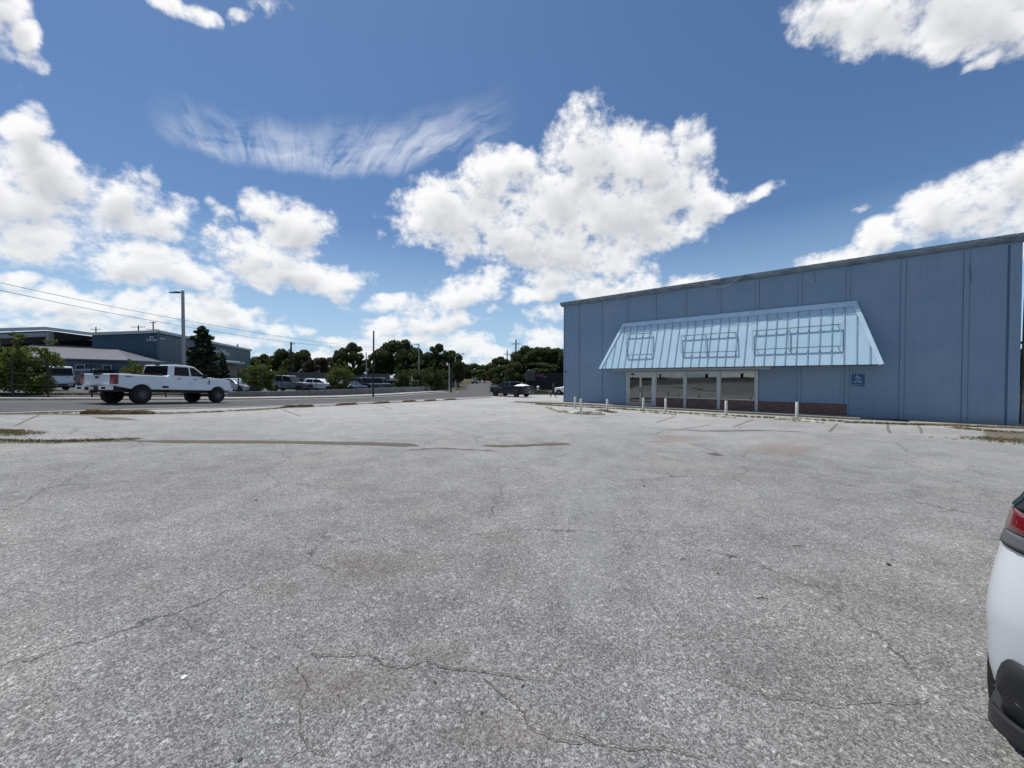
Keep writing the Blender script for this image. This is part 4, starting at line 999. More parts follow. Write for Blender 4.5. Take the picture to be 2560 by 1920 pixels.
for a, b in ((fp(-.15,-.15,top+.05), fp(R_+.1,-.15,top+.05)), (fp(-.15,-.1,top+.05), fp(-.15,7.1,top-.55)), (fp(-.15,7.1,top-.55), fp(-.15,11.6,top+.02)), (fp(-.15,11.6,top+.02), fp(-.15,26,top-1.2))): m.bar(a, b, .3, .38)
m.build('roof_edge', M_GUT, WH)
m = MB(); m.bar(fp(-.1, -.05, -.2), fp(-.1, -.05, top - .1), .22); m.build('corner_trim', simple('corner_trim_blue', (.06, .12, .17), .5), WH)
m = MB(); m.add([fp(.1,7.1,top-.85), fp(12,7.1,top-.85), fp(12,26,top-1.6), fp(.1,26,top-1.6), fp(.1,11.6,top-.25), fp(12,11.6,top-.25)], [(0,1,5,4),(4,5,2,3)]); m.build('canopy_roof', M_GUT, WH)
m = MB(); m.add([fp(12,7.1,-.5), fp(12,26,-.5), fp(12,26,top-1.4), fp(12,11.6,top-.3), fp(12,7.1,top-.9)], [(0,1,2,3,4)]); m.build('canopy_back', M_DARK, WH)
for b_ in (11.4, 16.5, 21.5, 26): m = MB(); m.box((-.0, 0, 0), (0, 0, 0)) if 0 else None; m = MB(); m.bar(fp(.1, b_, -.5), fp(.1, b_, top - .35 - .06 * max(0, b_ - 11.4)), .55, .4); m.build('canopy_post', simple('pale_grey_column', (.30, .31, .33), .6), WH)
m = MB(); m.bar(fp(.0, 11.7, top - .75), fp(.0, 26, top - 2.1), .3, .55); m.build('canopy_beam', simple('pale_grey_column', (.30, .31, .33), .6), WH)
# annex roof in front of the left face
Aa, Bb, Cc, R1, R2 = D(40,892,42.5), D(325,900.5,44.5), D(442,906,57), D(80,858,50.2), D(291,870.5,52.5)
m = MB(); up_ = Vector((0, 0, .14)); pts_ = [p - o0 for p in (Aa, Bb, Cc, R2, R1)]
m.add(pts_ + [p - up_ for p in pts_], [(0,1,3,4),(1,2,3),(5,9,8,6),(6,8,7),(0,5,6,1),(1,6,7,2),(2,7,8,3),(3,8,9,4),(4,9,5,0)]); m.build('annex_roof', M_ROOFG, WH)
m = MB(); ins = Vector((.3, .5, -.14)); q = [p - o0 + ins for p in (Aa, Bb, Cc)]
vs = q + [Vector((p.x, p.y, -.8)) for p in q]; m.add(vs, [(0,3,4,1),(1,4,5,2)]); m.build('annex_wall', M_WH, WH)
def wp(px, py, push=0):           # point on annex front wall plane
    a, b = q[0] + o0, q[1] + o0; nrm = Vector((b.y - a.y, -(b.x - a.x), 0)).normalized(); d = ray(px, py); t = (a + nrm * push - Vector((0,0,CH))).dot(nrm) / d.dot(nrm); return Vector((0,0,CH)) + d * t - o0
for x0_, x1_, y0_, y1_ in ((190,212,912,936),(257,279,913,938)):
    m = MB(); c4 = [wp(x0_,y0_,.06), wp(x1_,y0_,.06), wp(x1_,y1_,.06), wp(x0_,y1_,.06)]; c8 = [wp(x0_,y0_,-.02), wp(x1_,y0_,-.02), wp(x1_,y1_,-.02), wp(x0_,y1_,-.02)]
    m.add(c4 + c8, [(0,1,2,3),(4,7,6,5),(0,4,5,1),(1,5,6,2),(2,6,7,3),(3,7,4,0)]); wn = m.build('window', M_DARK, WH)
    m = MB()
    for i in range(4): m.bar(c4[i], c4[(i + 1) % 4], .07)
    m.build('window_frame', M_GUT, wn)
# lower band and beige bay near the right end, on the right face
def rp(px, py, push=0):
    d = ray(px, py); nr = -ul; a = o0 + nr * push; t = (a - Vector((0,0,CH))).dot(nr) / d.dot(nr); return Vector((0,0,CH)) + d * t - o0
m = MB(); c4 = [rp(545,900,1.4), rp(612,906,1.4), rp(612,910.5,1.4), rp(545,905,1.4)]; c8 = [p + ul * 1.38 + Vector((0,0,.25)) for p in c4]; m.add(c4 + c8, [(0,1,2,3),(4,7,6,5),(0,4,5,1),(1,5,6,2),(2,6,7,3),(3,7,4,0)]); m.build('side_canopy', M_GUT, WH)
m = MB(); c4 = [rp(548,905,.1), rp(592,908,.1), rp(592,940,.1), rp(548,942,.1)]; c8 = [p + ul * .09 for p in c4]; m.add(c4 + c8, [(0,1,2,3),(4,7,6,5),(0,4,5,1),(1,5,6,2),(2,6,7,3),(3,7,4,0)]); m.build('beige_bay', simple('beige_render', (.20, .19, .16), .8), WH)
def letters(s, pxl, pxr, pyl, size, mat, nm, push=.08):
    a, b = rp(pxl, pyl, push), rp(pxr, pyl, push); b.z = a.z; L = (b - a).length; v, f = text_mesh(s, 1.0, .03)
    x0_ = min(x for x, y, z in v); x1_ = max(x for x, y, z in v); ux = (b - a).normalized(); m = MB()
    m.add([a + ux * ((x - x0_) / (x1_ - x0_) * L) + Vector((0, 0, y * size)) - ul * z for x, y, z in v], f); return m.build(nm, mat, WH)
M_LET = simple('white_letters', (.62, .64, .66), .5)
letters('Knight', 502, 546, 873.5, 1.5, M_LET, 'lettering'); letters('Office', 549, 573, 880, 1.5, M_LET, 'lettering')
def lp_(px, py, push=0):
    d = ray(px, py); nr = -ur; a = o0 + nr * push; t = (a - Vector((0,0,CH))).dot(nr) / d.dot(nr); return Vector((0,0,CH)) + d * t - o0
for (x0_, x1_, y0_, y1_, fnc, nm) in ((373,384,841,846,lp_,1),(366.5,391,848,852.5,lp_,2),(400,414,844.5,847.5,rp,3)):
    m = MB(); c4 = [fnc(x0_,y0_,.08), fnc(x1_,y0_ + (2 if nm == 3 else 0),.08), fnc(x1_,y1_ + (2 if nm == 3 else 0),.08), fnc(x0_,y1_,.08)]; bk = (ul if nm == 3 else ur) * .05; c8 = [p + bk for p in c4]
    m.add(c4 + c8, [(0,1,2,3),(4,7,6,5),(0,4,5,1),(1,5,6,2),(2,6,7,3),(3,7,4,0)]); m.build('sign_plate', M_LET if nm != 3 else M_GUT, WH)
    if nm != 3:
        m = MB(); a, b = (c4[0] + c4[3]) / 2, (c4[1] + c4[2]) / 2; nn_ = -ur * .02
        for f0, f1 in ((.08,.22),(.28,.36),(.46,.7),(.8,.86)): m.bar(a.lerp(b, f0) + nn_, a.lerp(b, f1) + nn_, .02, .14)
        m.build('sign_marks', M_DARK, WH)
m = MB(); m.tube([rp(594, 866, -1.0), rp(594, 861, -1.0)], .18, 8); m.build('roof_vent', M_GALV, WH)

# far wooden fence behind the car park
def boxline(name, pa, pb, ybot, thick, mat, label, cat, par=None):
    a, b = D(*pa), D(*pb); m = MB(); za, zb_ = Z(a.x, a.y) - .3, Z(b.x, b.y) - .3; o = Vector((a.x, a.y, za)); d = (b - a).normalized(); nr = Vector((-d.y, d.x, 0)) * thick
    vs = [(a.x, a.y, za), (b.x, b.y, zb_), (b.x, b.y, b.z), (a.x, a.y, a.z)]; vs = [Vector(v) - o for v in vs]; m.add(vs + [v + nr for v in vs], [(0,1,2,3),(4,7,6,5),(0,4,5,1),(1,5,6,2),(2,6,7,3),(3,7,4,0)])
    ob = m.build(name, mat); ob.location = o; tag(ob, label, cat); return ob
M_BOARD = mat_ribbed('weathered_boards', (.10, .095, .095), (.075, .07, .07), .15, (1, .2))
boxline('wooden_fence', (655,929,84), (975,935,92), 0, .1, M_BOARD, 'long weathered grey board fence behind the parked cars', 'fence')
# dark sign building on the right and its board
BB = empty('dark_store', (6, 78, Z(6, 78))); tag(BB, 'low black-fronted store in deep shade beyond the dark pickup', 'building')
m = MB(); x0_ = D(1316, 940, 80).x - 6; x1_ = x0_ + 16; zt_ = D(1350, 932, 80).z - BB.location.z
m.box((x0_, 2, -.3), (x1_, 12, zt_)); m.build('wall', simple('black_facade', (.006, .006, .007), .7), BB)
m = MB(); a = D(1340, 936, 78) - BB.location; b = D(1378, 936, 78) - BB.location
m.box((D(1315.5,936,79).x - 6, 1.6, zt_ - 1.5), (D(1338.5,936,79).x - 6, 1.95, zt_ + .45)); sgb = m.build('sign_board', simple('dim_sign_board', (.06, .06, .055), .6), BB)
m = MB(); fx0, fx1 = D(1316,936,79).x - 6, D(1338,936,79).x - 6
for p_, q_ in (((fx0,1.55,zt_-1.5),(fx1,1.55,zt_-1.5)),((fx0,1.55,zt_+.45),(fx1,1.55,zt_+.45)),((fx0,1.55,zt_-1.5),(fx0,1.55,zt_+.45))): m.bar(p_, q_, .12)
for f0 in (.15, .32, .5, .68, .82): m.bar((fx0 + (fx1-fx0)*f0, 1.55, zt_ + .1), (fx0 + (fx1-fx0)*(f0+.1), 1.55, zt_ - .05), .05, .16)
m.build('sign_frame', simple('dull_grey_frame', (.16, .15, .14), .6), sgb)
def flat_text(s, pxl, pxr, py, Y, hgt, mat, nm, par):
    a, b = D(pxl, py, Y) - par.location, D(pxr, py, Y) - par.location; v, f = text_mesh(s, 1.0, .03); x0_ = min(x for x, y, z in v); x1_ = max(x for x, y, z in v)
    m = MB(); m.add([(a.x + (x - x0_) / (x1_ - x0_) * (b.x - a.x), 1.9 - z, a.z + y * hgt) for x, y, z in v], f); return m.build(nm, mat, par)
M_PINKL = simple('pink_sign_letters', (.42, .12, .30), .5)
flat_text('WE PRINT', 1340.5, 1360, 939, 80, .75, M_PINKL, 'lettering', BB); flat_text('shirts', 1359.5, 1367.5, 942.3, 80, .28, M_LET, 'lettering', BB)
# house glimpsed between the oaks and small far buildings
m = MB(); a = D(1128, 944, 96); e = empty('house', (a.x, 96, Z(a.x, 96))); tag(e, 'small grey-roofed house glimpsed at the bend in the street', 'house')
m.box((-6.5, 0, -.3), (1.0, 8, 1.6)); m.build('wall', simple('beige_siding', (.24, .21, .18), .8), e)
m = MB(); m.add([(-7, -.6, 1.5), (1.5, -.6, 1.5), (1.5, 8.6, 1.5), (-7, 8.6, 1.5), (-7, 4, 3.4), (1.5, 4, 3.4)], [(0,1,5,4),(3,4,5,2),(1,2,5),(0,4,3)]); m.build('roof', simple('grey_shingle', (.13, .13, .13), .9), e)
# signs at the bend
def post_sign(px, yt, yb, Y, size, shape, mat, label, back=None):
    p = D(px, (yt + yb) / 2, Y); z = Z(p.x, Y); e = empty('road_sign', (p.x, Y, z)); tag(e, label, 'road sign')
    m = MB(); m.tube([(0, .03, 0), (0, .03, p.z - z + size * .4)], .03, 6); m.build('post', M_GALV, e)
    n = {'diamond': 4, 'octagon': 8}[shape]; c = p.z - z; m = MB(); a0_ = 0 if n == 4 else math.pi / 8
    vs = [(size * math.cos(a0_ + 2*math.pi*i/n), y, c + size * math.sin(a0_ + 2*math.pi*i/n)) for y in (-.02, .0) for i in range(n)]
    m.add(vs, [tuple(range(n)), tuple(range(2*n-1, n-1, -1))] + [(i, n+i, n+(i+1) % n, (i+1) % n) for i in range(n)]); m.build('panel', mat, e)
post_sign(1156.5, 941, 948, 98, .42, 'diamond', simple('grey_sign_back', (.30, .30, .29), .5), 'diamond warning sign seen from behind at the bend')
post_sign(1219.5, 940, 947, 98, .40, 'octagon', simple('faded_red_sign', (.28, .05, .03), .6), 'small faded red sign on the grass right of the street')
# white gate frame near the wall end
m = MB(); p = G(1140, 976); 
for dx in (0, 1.6): m.box((p.x + dx - .06, p.y, p.z), (p.x + dx + .06, p.y + .12, p.z + .95))
m.box((p.x + .06, p.y + .02, p.z + .45), (p.x + 1.54, p.y + .08, p.z + .52)); m.box((p.x + .06, p.y + .02, p.z + .1), (p.x + 1.54, p.y + .08, p.z + .15))
o = m.build('low_barrier', simple('dull_white_paint', (.45, .43, .42), .7)); tag(o, 'low white two-post barrier where the pavement ends', 'barrier')
m = MB(); p = G(1345, 981); m.box((p.x - .2, p.y - .15, p.z), (p.x + .2, p.y + .15, p.z + .9)); m.tube([(p.x, p.y, p.z + .88), (p.x, p.y, p.z + 1.1)], [.3, .12], 10); o = m.build('utility_pedestal', simple('pale_pedestal', (.55, .56, .55), .6), bevel=.02); tag(o, 'pale utility pedestal on the verge beyond the dark pickup', 'utility box')

# ------------------------------------------------------------------ vehicles
def paint(name, col, rough=.28, coat=.6, vary=.05, metal=0): return simple(name, col, rough, metal, vary, 1.2, .5, 0, coat)
M_TYRE = simple('tyre_rubber', (.012, .012, .012), .85, vary=.2, scale=20, bump=.3); M_RIMB = simple('black_alloy', (.10, .10, .105), .35, metal=.5)
M_RIMS = simple('silver_alloy', (.35, .35, .36), .3, metal=.8); M_PLAS = simple('black_plastic', (.015, .015, .016), .6, vary=.2)
M_CGL = simple('dark_car_glass', (.006, .007, .009), .12, vary=.1, spec=.12); M_TL = simple('red_tail_lens', (.20, .006, .010), .15, coat=.5); M_HL = simple('clear_lamp', (.55, .57, .6), .15, metal=.3)
M_CHR = simple('bright_metal', (.5, .5, .5), .25, metal=.9); M_PLATE = simple('plate_white', (.6, .6, .58), .5); M_AMB = simple('amber_lens', (.4, .12, .01), .3)
def wheel(par, x, y, r, w0, rim, side, spokes=8):
    e = MB(); M = Matrix.Translation((x, y, r))
    e.lathe([(r*.62, -w0*.5), (r*.9, -w0*.52), (r*.985, -w0*.42), (r, -w0*.3), (r, w0*.3), (r*.985, w0*.42), (r*.9, w0*.52), (r*.62, w0*.5)], 28, M, close=True)
    wh_ = e.build('wheel', M_TYRE, par, auto=40)
    m = MB(); s = side; o = w0 * .5 * s
    m.lathe([(r*.63, o*1.03), (r*.60, o*1.06), (r*.56, o*.85), (r*.50, o*.55), (.0, o*.5)] if s > 0 else [(r*.63, o*1.03), (r*.60, o*1.06), (r*.56, o*.85), (r*.50, o*.55), (.0, o*.5)], 24, M, cap0=False)
    m.cur = 1
    for k in range(spokes):
        a = 2 * math.pi * k / spokes; m.bar((x + r*.08*math.cos(a), y + o*.86, r + r*.08*math.sin(a)), (x + r*.57*math.cos(a), y + o*.96, r + r*.57*math.sin(a)), r*.10, w0*.06, up=(0, 1, 0))
    m.lathe([(r*.12, o*.9), (r*.10, o*1.02), (0.005, o*1.03)], 12, M)
    m.build('rim', [M_PLAS, rim], wh_); return wh_
def arch_profile(x, r, z, n=9):
    """points of a wheel arch going forward (+x) at sill height z"""
    ra = r * 1.17; zc = r; s = max(-.95, min(.95, (z - zc) / ra)); a0_ = math.pi - math.asin(s); a1_ = math.asin(s)
    return [(x + ra * math.cos(a0_ + (a1_ - a0_) * i / n), zc + ra * math.sin(a0_ + (a1_ - a0_) * i / n)) for i in range(n + 1)]
def vehicle(name, label, cat, spec, loc, head, group=None, pitch=None, roll=None):
    sp_ = dict(rim=M_RIMB, spokes=8, glass=M_CGL, bev=.045, taper=.17, tyre_w=.26, hood_crown=0); sp_.update(spec); S_ = sp_
    wb, r, W = S_['wb'], S_['r'], S_['W']; hw = W / 2
    ca, sa = math.cos(head), math.sin(head)
    def zt(x, y): return Z(loc[0] + ca * x - sa * y, loc[1] + sa * x + ca * y)
    z0 = (zt(0, hw) + zt(0, -hw)) / 2; z1 = (zt(wb, hw) + zt(wb, -hw)) / 2
    dz = loc[2] if len(loc) > 2 and loc[2] is not None else .018
    e = empty(name, (loc[0], loc[1], z0 + dz), head); e.rotation_euler = (0, -math.atan2(z1 - z0, wb), head)
    tag(e, label, cat, group)
    sill = S_['sill']; body = [(S_['tail'], S_['tail_z'])] + arch_profile(0, r, sill) + arch_profile(wb, r, sill) + S_['front'] + S_['top']
    mt = S_['paint']
    m = MB(); fl = S_.get('flare', .03)
    def yf(z, s=1):   # slight tuck below and above the shoulder
        zm = S_['shoulder']; k = max(0, (z - zm)) * .18 + max(0, (zm - .25 - z)) * .10; return s * (hw - k)
    m.prism(body, lambda z: yf(z, -1), lambda z: yf(z, 1)); b_ = m.build('body', mt, e, bevel=S_['bev'], seg=3, auto=35)
    gh = S_['house']; zb0 = min(z for x, z in gh); gy = lambda z, s: s * (hw - .07 - (z - zb0) * S_['taper'])
    m = MB(); m.prism(gh, lambda z: gy(z, -1), lambda z: gy(z, 1)); m.build('cab' if cat == 'pickup truck' else 'roof', mt, e, bevel=S_['bev'], seg=3, auto=35)
    for s in (-1, 1):
        for wpoly in S_['side_glass']:
            m = MB(); g_in = (lambda z, s=s: gy(z, s) - s * .02); g_out = (lambda z, s=s: gy(z, s) + s * .006)
            m.prism(wpoly, g_in, g_out); m.build('window', S_['glass'], e)
        for hx, hz in S_.get('handles', []):
            m = MB(); yy_ = yf(hz, s); m.box((hx - .1, min(yy_, yy_ + s*.03), hz - .018), (hx + .1, max(yy_, yy_ + s*.03), hz + .018)); m.build('door_handle', M_PLAS, e, bevel=.006)
        for lx in S_.get('shuts', []):
            m = MB(); yy_ = hw; 
            for za, zb_ in ((sill + .06, S_['shoulder']),): m.box((lx - .009, s * (yf(za, 1) - .01) if s > 0 else -yf(za, 1) - .004, za), (lx + .009, s * yf(za, 1) + .004 if s > 0 else -yf(za, 1) + .01, zb_))
            m.build('door_gap', M_PLAS, b_)
    def end_glass(p, q, inset, nm, off):
        (xa, za), (xb, zb_) = p, q; d = Vector((xb - xa, 0, zb_ - za)).normalized(); nrm = Vector((d.z, 0, -d.x)) * off
        m = MB(); A = []
        for x, z in (p, q):
            y = abs(gy(z, 1)) - inset; A += [Vector((x, -y, z)) + nrm, Vector((x, y, z)) + nrm]
        Bv = [v - nrm * (2.5) for v in A]; vs = [A[0], A[1], A[3], A[2], Bv[0], Bv[1], Bv[3], Bv[2]]
        m.add(vs, [(0,1,2,3),(4,7,6,5),(0,4,5,1),(1,5,6,2),(2,6,7,3),(3,7,4,0)]); return m.build(nm, S_['glass'], e)
    end_glass(*S_['windshield'], .09, 'windshield', .008); end_glass(*S_['rear_glass'], .10, 'rear_window', -.008)
    for x in (0, wb):
        for s in (-1, 1): wheel(e, x, s * (hw - S_['tyre_w'] * .5 + fl), r, S_['tyre_w'], S_['rim'], s, S_['spokes'])
    m = MB(); m.box((S_['tail'] + .15, -hw + .32, sill - .16), (wb + .55, hw - .32, S_['shoulder'] - .1)); 
    for x in (0, wb): m.tube([(x, -hw + .2, r), (x, hw - .2, r)], .07, 8)
    m.build('underbody', M_PLAS, e)
    for nm, m_, box_ in S_.get('boxes', []):
        parts = box_ if isinstance(box_, list) else [box_]
        for a, b__ in parts:
            m = MB(); m.box(a, b__); m.build(nm, m_, e, bevel=.012)
    for s in (-1, 1):
        mx, mz, ms = S_['mirror']; yb = gy(mz, s)
        m = MB(); y0, y1 = sorted((yb + s*.08, yb + s*(.08+ms))); m.box((mx - .06, y0, mz - ms*.45), (mx + .06, y1, mz + ms*.6)); m.bar((mx, yb - s*.05, mz - ms*.3), (mx, yb + s*.12, mz - ms*.25), .05); m.build('mirror', S_.get('mirror_mat', mt), e, bevel=.02)
    return e
def sym(x0, x1, ya, yb, z0, z1): return [((x0, ya, z0), (x1, yb, z1)), ((x0, -yb, z0), (x1, -ya, z1))]
def decal_text(par, s, M, mat, size, nm='lettering'):
    v, f = text_mesh(s, size, .004); m = MB(); m.add([M @ Vector(p) for p in v], f); return m.build(nm, mat, par)

# white crew-cab pickup, lifted, long bed
P_WHITE = paint('white_truck_paint', (.70, .74, .78), coat=.8)
WP = dict(wb=4.47, r=.475, W=2.03, tail=-1.27, tail_z=.92, sill=.76, shoulder=1.28, paint=P_WHITE, tyre_w=.33, flare=.05, spokes=12, taper=.16,
    front=[(5.30, .78), (5.42, .95), (5.43, 1.25)], top=[(5.36, 1.42), (5.1, 1.50), (3.75, 1.60), (3.35, 1.62), (1.36, 1.58), (1.30, 1.53), (-1.24, 1.53), (-1.29, 1.48)],
    house=[(1.38, 1.50), (3.90, 1.50), (3.47, 1.80), (2.98, 2.18), (2.7, 2.235), (1.9, 2.245), (1.50, 2.20)],
    side_glass=[[(1.70, 1.60), (2.62, 1.60), (2.58, 2.12), (1.78, 2.11)], [(2.72, 1.60), (3.62, 1.58), (3.38, 1.78), (2.96, 2.10), (2.66, 2.125)]],
    windshield=((3.80, 1.57), (3.04, 2.13)), rear_glass=((1.385, 1.60), (1.49, 2.14)), handles=[(1.95, 1.42), (2.92, 1.41)], shuts=[1.50, 2.66, 3.72], mirror=(3.42, 1.62, .24), mirror_mat=M_PLAS,
    boxes=[('tailgate', P_WHITE, ((-1.325, -.76, .97), (-1.292, .76, 1.50))), ('tailgate_trim', P_WHITE, ((-1.345, -.75, 1.04), (-1.326, .75, 1.10))), ('top_camera_pod', M_PLAS, ((-1.34, -.25, 1.455), (-1.25, .25, 1.545))),
      ('rear_bumper', P_WHITE, [((-1.55, .42, .70), (-1.30, .98, .90)), ((-1.55, -.98, .70), (-1.30, -.42, .90))]), ('step_plate', M_PLAS, [((-1.54, -.42, .68), (-1.30, .42, .86))]), ('bumper_step', M_PLAS, sym(-1.562, -1.4, .60, .86, .74, .86)),
      ('tail_light', M_TL, sym(-1.335, -1.12, .77, 1.022, 1.0, 1.50)), ('tail_lamp_edge', M_HL, sym(-1.34, -1.29, .768, .80, 1.05, 1.46)), ('licence_plate', M_PLATE, ((-1.565, -.15, .70), (-1.545, .15, .84))), ('hitch', M_PLAS, [((-1.62, -.04, .56), (-1.3, .04, .64))]),
      ('head_light', M_HL, sym(5.28, 5.40, .66, 1.0, 1.15, 1.40)), ('grille', M_PLAS, ((5.40, -.62, .98), (5.455, .62, 1.38))), ('front_bumper', P_WHITE, ((5.28, -1.0, .72), (5.56, 1.0, .96))), ('fender_vent', M_PLAS, sym(3.80, 3.86, .998, 1.022, 1.12, 1.42)),
      ('fuel_step', M_PLAS, sym(1.02, 1.36, .97, 1.02, .86, .98)), ('running_board', M_PLAS, sym(1.4, 3.7, .86, 1.0, .62, .68)), ('bed_shade_slab', M_PLAS, ((-1.2, -.9, 1.51), (1.26, .9, 1.545))),  # bed is solid; black slab on top paints in its shaded hollow
      ('tool_box', M_PLAS, [((.75, -.8, 1.54), (1.2, .8, 1.64))]), ('bed_cargo', P_WHITE, [((-.45, -.5, 1.54), (-.18, -.1, 1.60))]), ('stop_lamp', M_PLAS, ((1.48, -.15, 2.19), (1.56, .15, 2.235))),
      ('fender_flare', M_PLAS, [((-.0, 1.0, .96), (.0, 1.0, .96))])][:-1])
wp_ = vehicle('pickup_truck', 'white lifted crew-cab pickup truck driving along the street', 'pickup truck', WP, (-20.73, 20.64), 1.42)
m = MB(); m.lathe([(.0, -.01), (.13, -.01), (.13, .0), (0, .0)], 20, Matrix.Translation((-1.335, 0, 1.34)) @ Matrix.Rotation(-math.pi/2, 4, 'Z') @ Matrix.Diagonal((1, 1, .45, 1))); m.build('badge', simple('badge_blue', (.01, .02, .05), .3), wp_)
decal_text(wp_, '4X4', Matrix.Translation((-.66, -1.012, 1.405)) @ Matrix.Rotation(math.pi/2, 4, 'X') @ Matrix.Diagonal((1.5, 1, 1, 1)), M_PLAS, .13)
def gm_spec(P_): return dict(wb=3.75, r=.42, W=2.06, tail=-1.17, tail_z=.72, sill=.56, shoulder=1.12, paint=P_, tyre_w=.30, flare=.03, spokes=6, taper=.17,
    front=[(4.55, .55), (4.70, .70), (4.72, 1.05)], top=[(4.66, 1.22), (4.4, 1.32), (3.05, 1.40), (.98, 1.36), (.93, 1.38), (-1.12, 1.40), (-1.18, 1.36)],
    house=[(.98, 1.30), (3.25, 1.30), (2.85, 1.56), (2.36, 1.86), (2.1, 1.91), (1.4, 1.92), (1.12, 1.89)],
    side_glass=[[(1.28, 1.39), (2.02, 1.39), (1.98, 1.82), (1.34, 1.82)], [(2.1, 1.39), (2.98, 1.38), (2.74, 1.56), (2.34, 1.81), (2.05, 1.83)]],
    windshield=((3.15, 1.37), (2.42, 1.83)), rear_glass=((.985, 1.40), (1.10, 1.84)), handles=[(1.4, 1.22), (2.25, 1.22)], shuts=[1.12, 2.06, 3.0], mirror=(2.85, 1.42, .22), mirror_mat=M_PLAS)
P_NAVY = paint('navy_truck_paint', (.008, .011, .022), .22, .8)
SI = gm_spec(P_NAVY); SI.update(boxes=[('tailgate', P_NAVY, ((-1.21, -.78, .80), (-1.182, .78, 1.36))), ('tail_light', simple('dark_red_lens', (.035, .006, .006), .2), sym(-1.225, -1.05, .80, 1.035, .92, 1.34)), ('rear_bumper', P_NAVY, ((-1.36, -.98, .50), (-1.15, .98, .74))),
      ('licence_plate', M_PLATE, ((-1.375, -.15, .58), (-1.358, .15, .72))), ('tailgate_lip', P_NAVY, ((-1.24, -.8, 1.36), (-1.12, .8, 1.43))), ('head_light', M_HL, sym(4.55, 4.70, .68, 1.0, .98, 1.2)), ('front_bumper', M_CHR, ((4.6, -1.0, .50), (4.85, 1.0, .75))),
      ('grille', M_PLAS, ((4.70, -.6, .76), (4.75, .6, 1.2))), ('running_board', M_PLAS, sym(1.0, 3.0, .92, 1.05, .42, .48)), ('bed_shade_slab', M_PLAS, ((-1.05, -.88, 1.36), (.9, .88, 1.395))), ('wheel_flare', M_PLAS, sym(-.5, .5, 1.0, 1.045, .90, .93))])  # black slab over the solid bed stands for the shade inside it
si = vehicle('pickup_truck', 'dark navy crew-cab pickup truck with a white bundle in its bed', 'pickup truck', SI, (1.17, 48.2), 2.37)
m = MB(); 
m.add([(-1.0,-.7,1.39),(.6,-.75,1.39),(.6,.75,1.39),(-1.0,.7,1.39),(-.75,-.3,1.52),(.0,-.4,1.60),(.35,.35,1.55),(-.6,.4,1.57),(-.3,0,1.64)],[(0,1,5,4),(1,2,6,5),(2,3,7,6),(3,0,4,7),(4,5,8),(5,6,8),(6,7,8),(7,4,8)])
cg = m.build('tarp_bundle', simple('white_tarp', (.75, .76, .76), .6)); cg.location = si.location; cg.rotation_euler = si.rotation_euler; tag(cg, 'white tarp bundle lying in the bed of the dark pickup', 'bundle')
decal_text(si, 'GMC', Matrix.Translation((-1.213, 0, 1.16)) @ Matrix.Rotation(-math.pi/2, 4, 'Z') @ Matrix.Rotation(math.pi/2, 4, 'X'), M_CHR, .17)
m = MB(); m.box((-1.218, -.30, 1.0), (-1.208, .3, 1.015)); m.build('tailgate_trim', M_CHR, si)
# white van
P_VAN = paint('white_van_paint', (.66, .70, .74)); 
VA = dict(wb=3.3, r=.35, W=2.06, tail=-1.08, tail_z=.55, sill=.48, shoulder=1.2, paint=P_VAN, tyre_w=.23, flare=0, rim=M_RIMS, spokes=6, taper=.09, bev=.09,
    front=[(4.15, .45), (4.35, .62), (4.37, .85)], top=[(4.2, 1.08), (3.75, 1.28), (3.35, 1.36), (-1.06, 1.36), (-1.12, 1.25)],
    house=[(-1.12, 1.25), (3.55, 1.30), (3.15, 1.62), (2.55, 2.06), (2.2, 2.13), (-.8, 2.15), (-1.04, 2.10)],
    side_glass=[[(2.25, 1.38), (3.25, 1.38), (2.98, 1.62), (2.55, 1.92), (2.25, 1.92)], [(.7, 1.40), (2.1, 1.40), (2.1, 1.92), (.7, 1.92)], [(-.85, 1.40), (.55, 1.40), (.55, 1.92), (-.8, 1.92)]],
    windshield=((3.45, 1.36), (2.62, 2.02)), rear_glass=((-1.125, 1.32), (-1.065, 1.98)), mirror=(3.0, 1.42, .26), mirror_mat=M_PLAS, shuts=[2.2, .65],
    boxes=[('rear_bumper', M_PLAS, ((-1.26, -1.0, .38), (-1.05, 1.0, .60))), ('bumper_corner', M_PLATE, sym(-1.27, -1.1, .92, 1.03, .50, .58)), ('tail_light', M_TL, sym(-1.16, -1.0, .90, 1.02, .85, 1.30)), ('tail_lamp', M_HL, sym(-1.17, -1.02, .90, 1.03, .72, .845)),
      ('licence_plate', M_PLATE, ((-1.28, -.75, .46), (-1.262, -.43, .56))), ('roof_lamp', M_PLAS, ((-1.1, -.3, 2.06), (-.95, .3, 2.12))), ('badge', M_DARK, [((-1.16, -.5, 1.17), (-1.145, -.36, 1.21))]), ('head_light', M_HL, sym(4.15, 4.33, .6, .98, .85, 1.05)), ('side_moulding', M_PLAS, sym(.5, 2.8, 1.02, 1.045, .5, .62))])
vehicle('van', 'white passenger van parked behind the green tree and fence', 'van', VA, (-40.64, 33.95), 2.89)
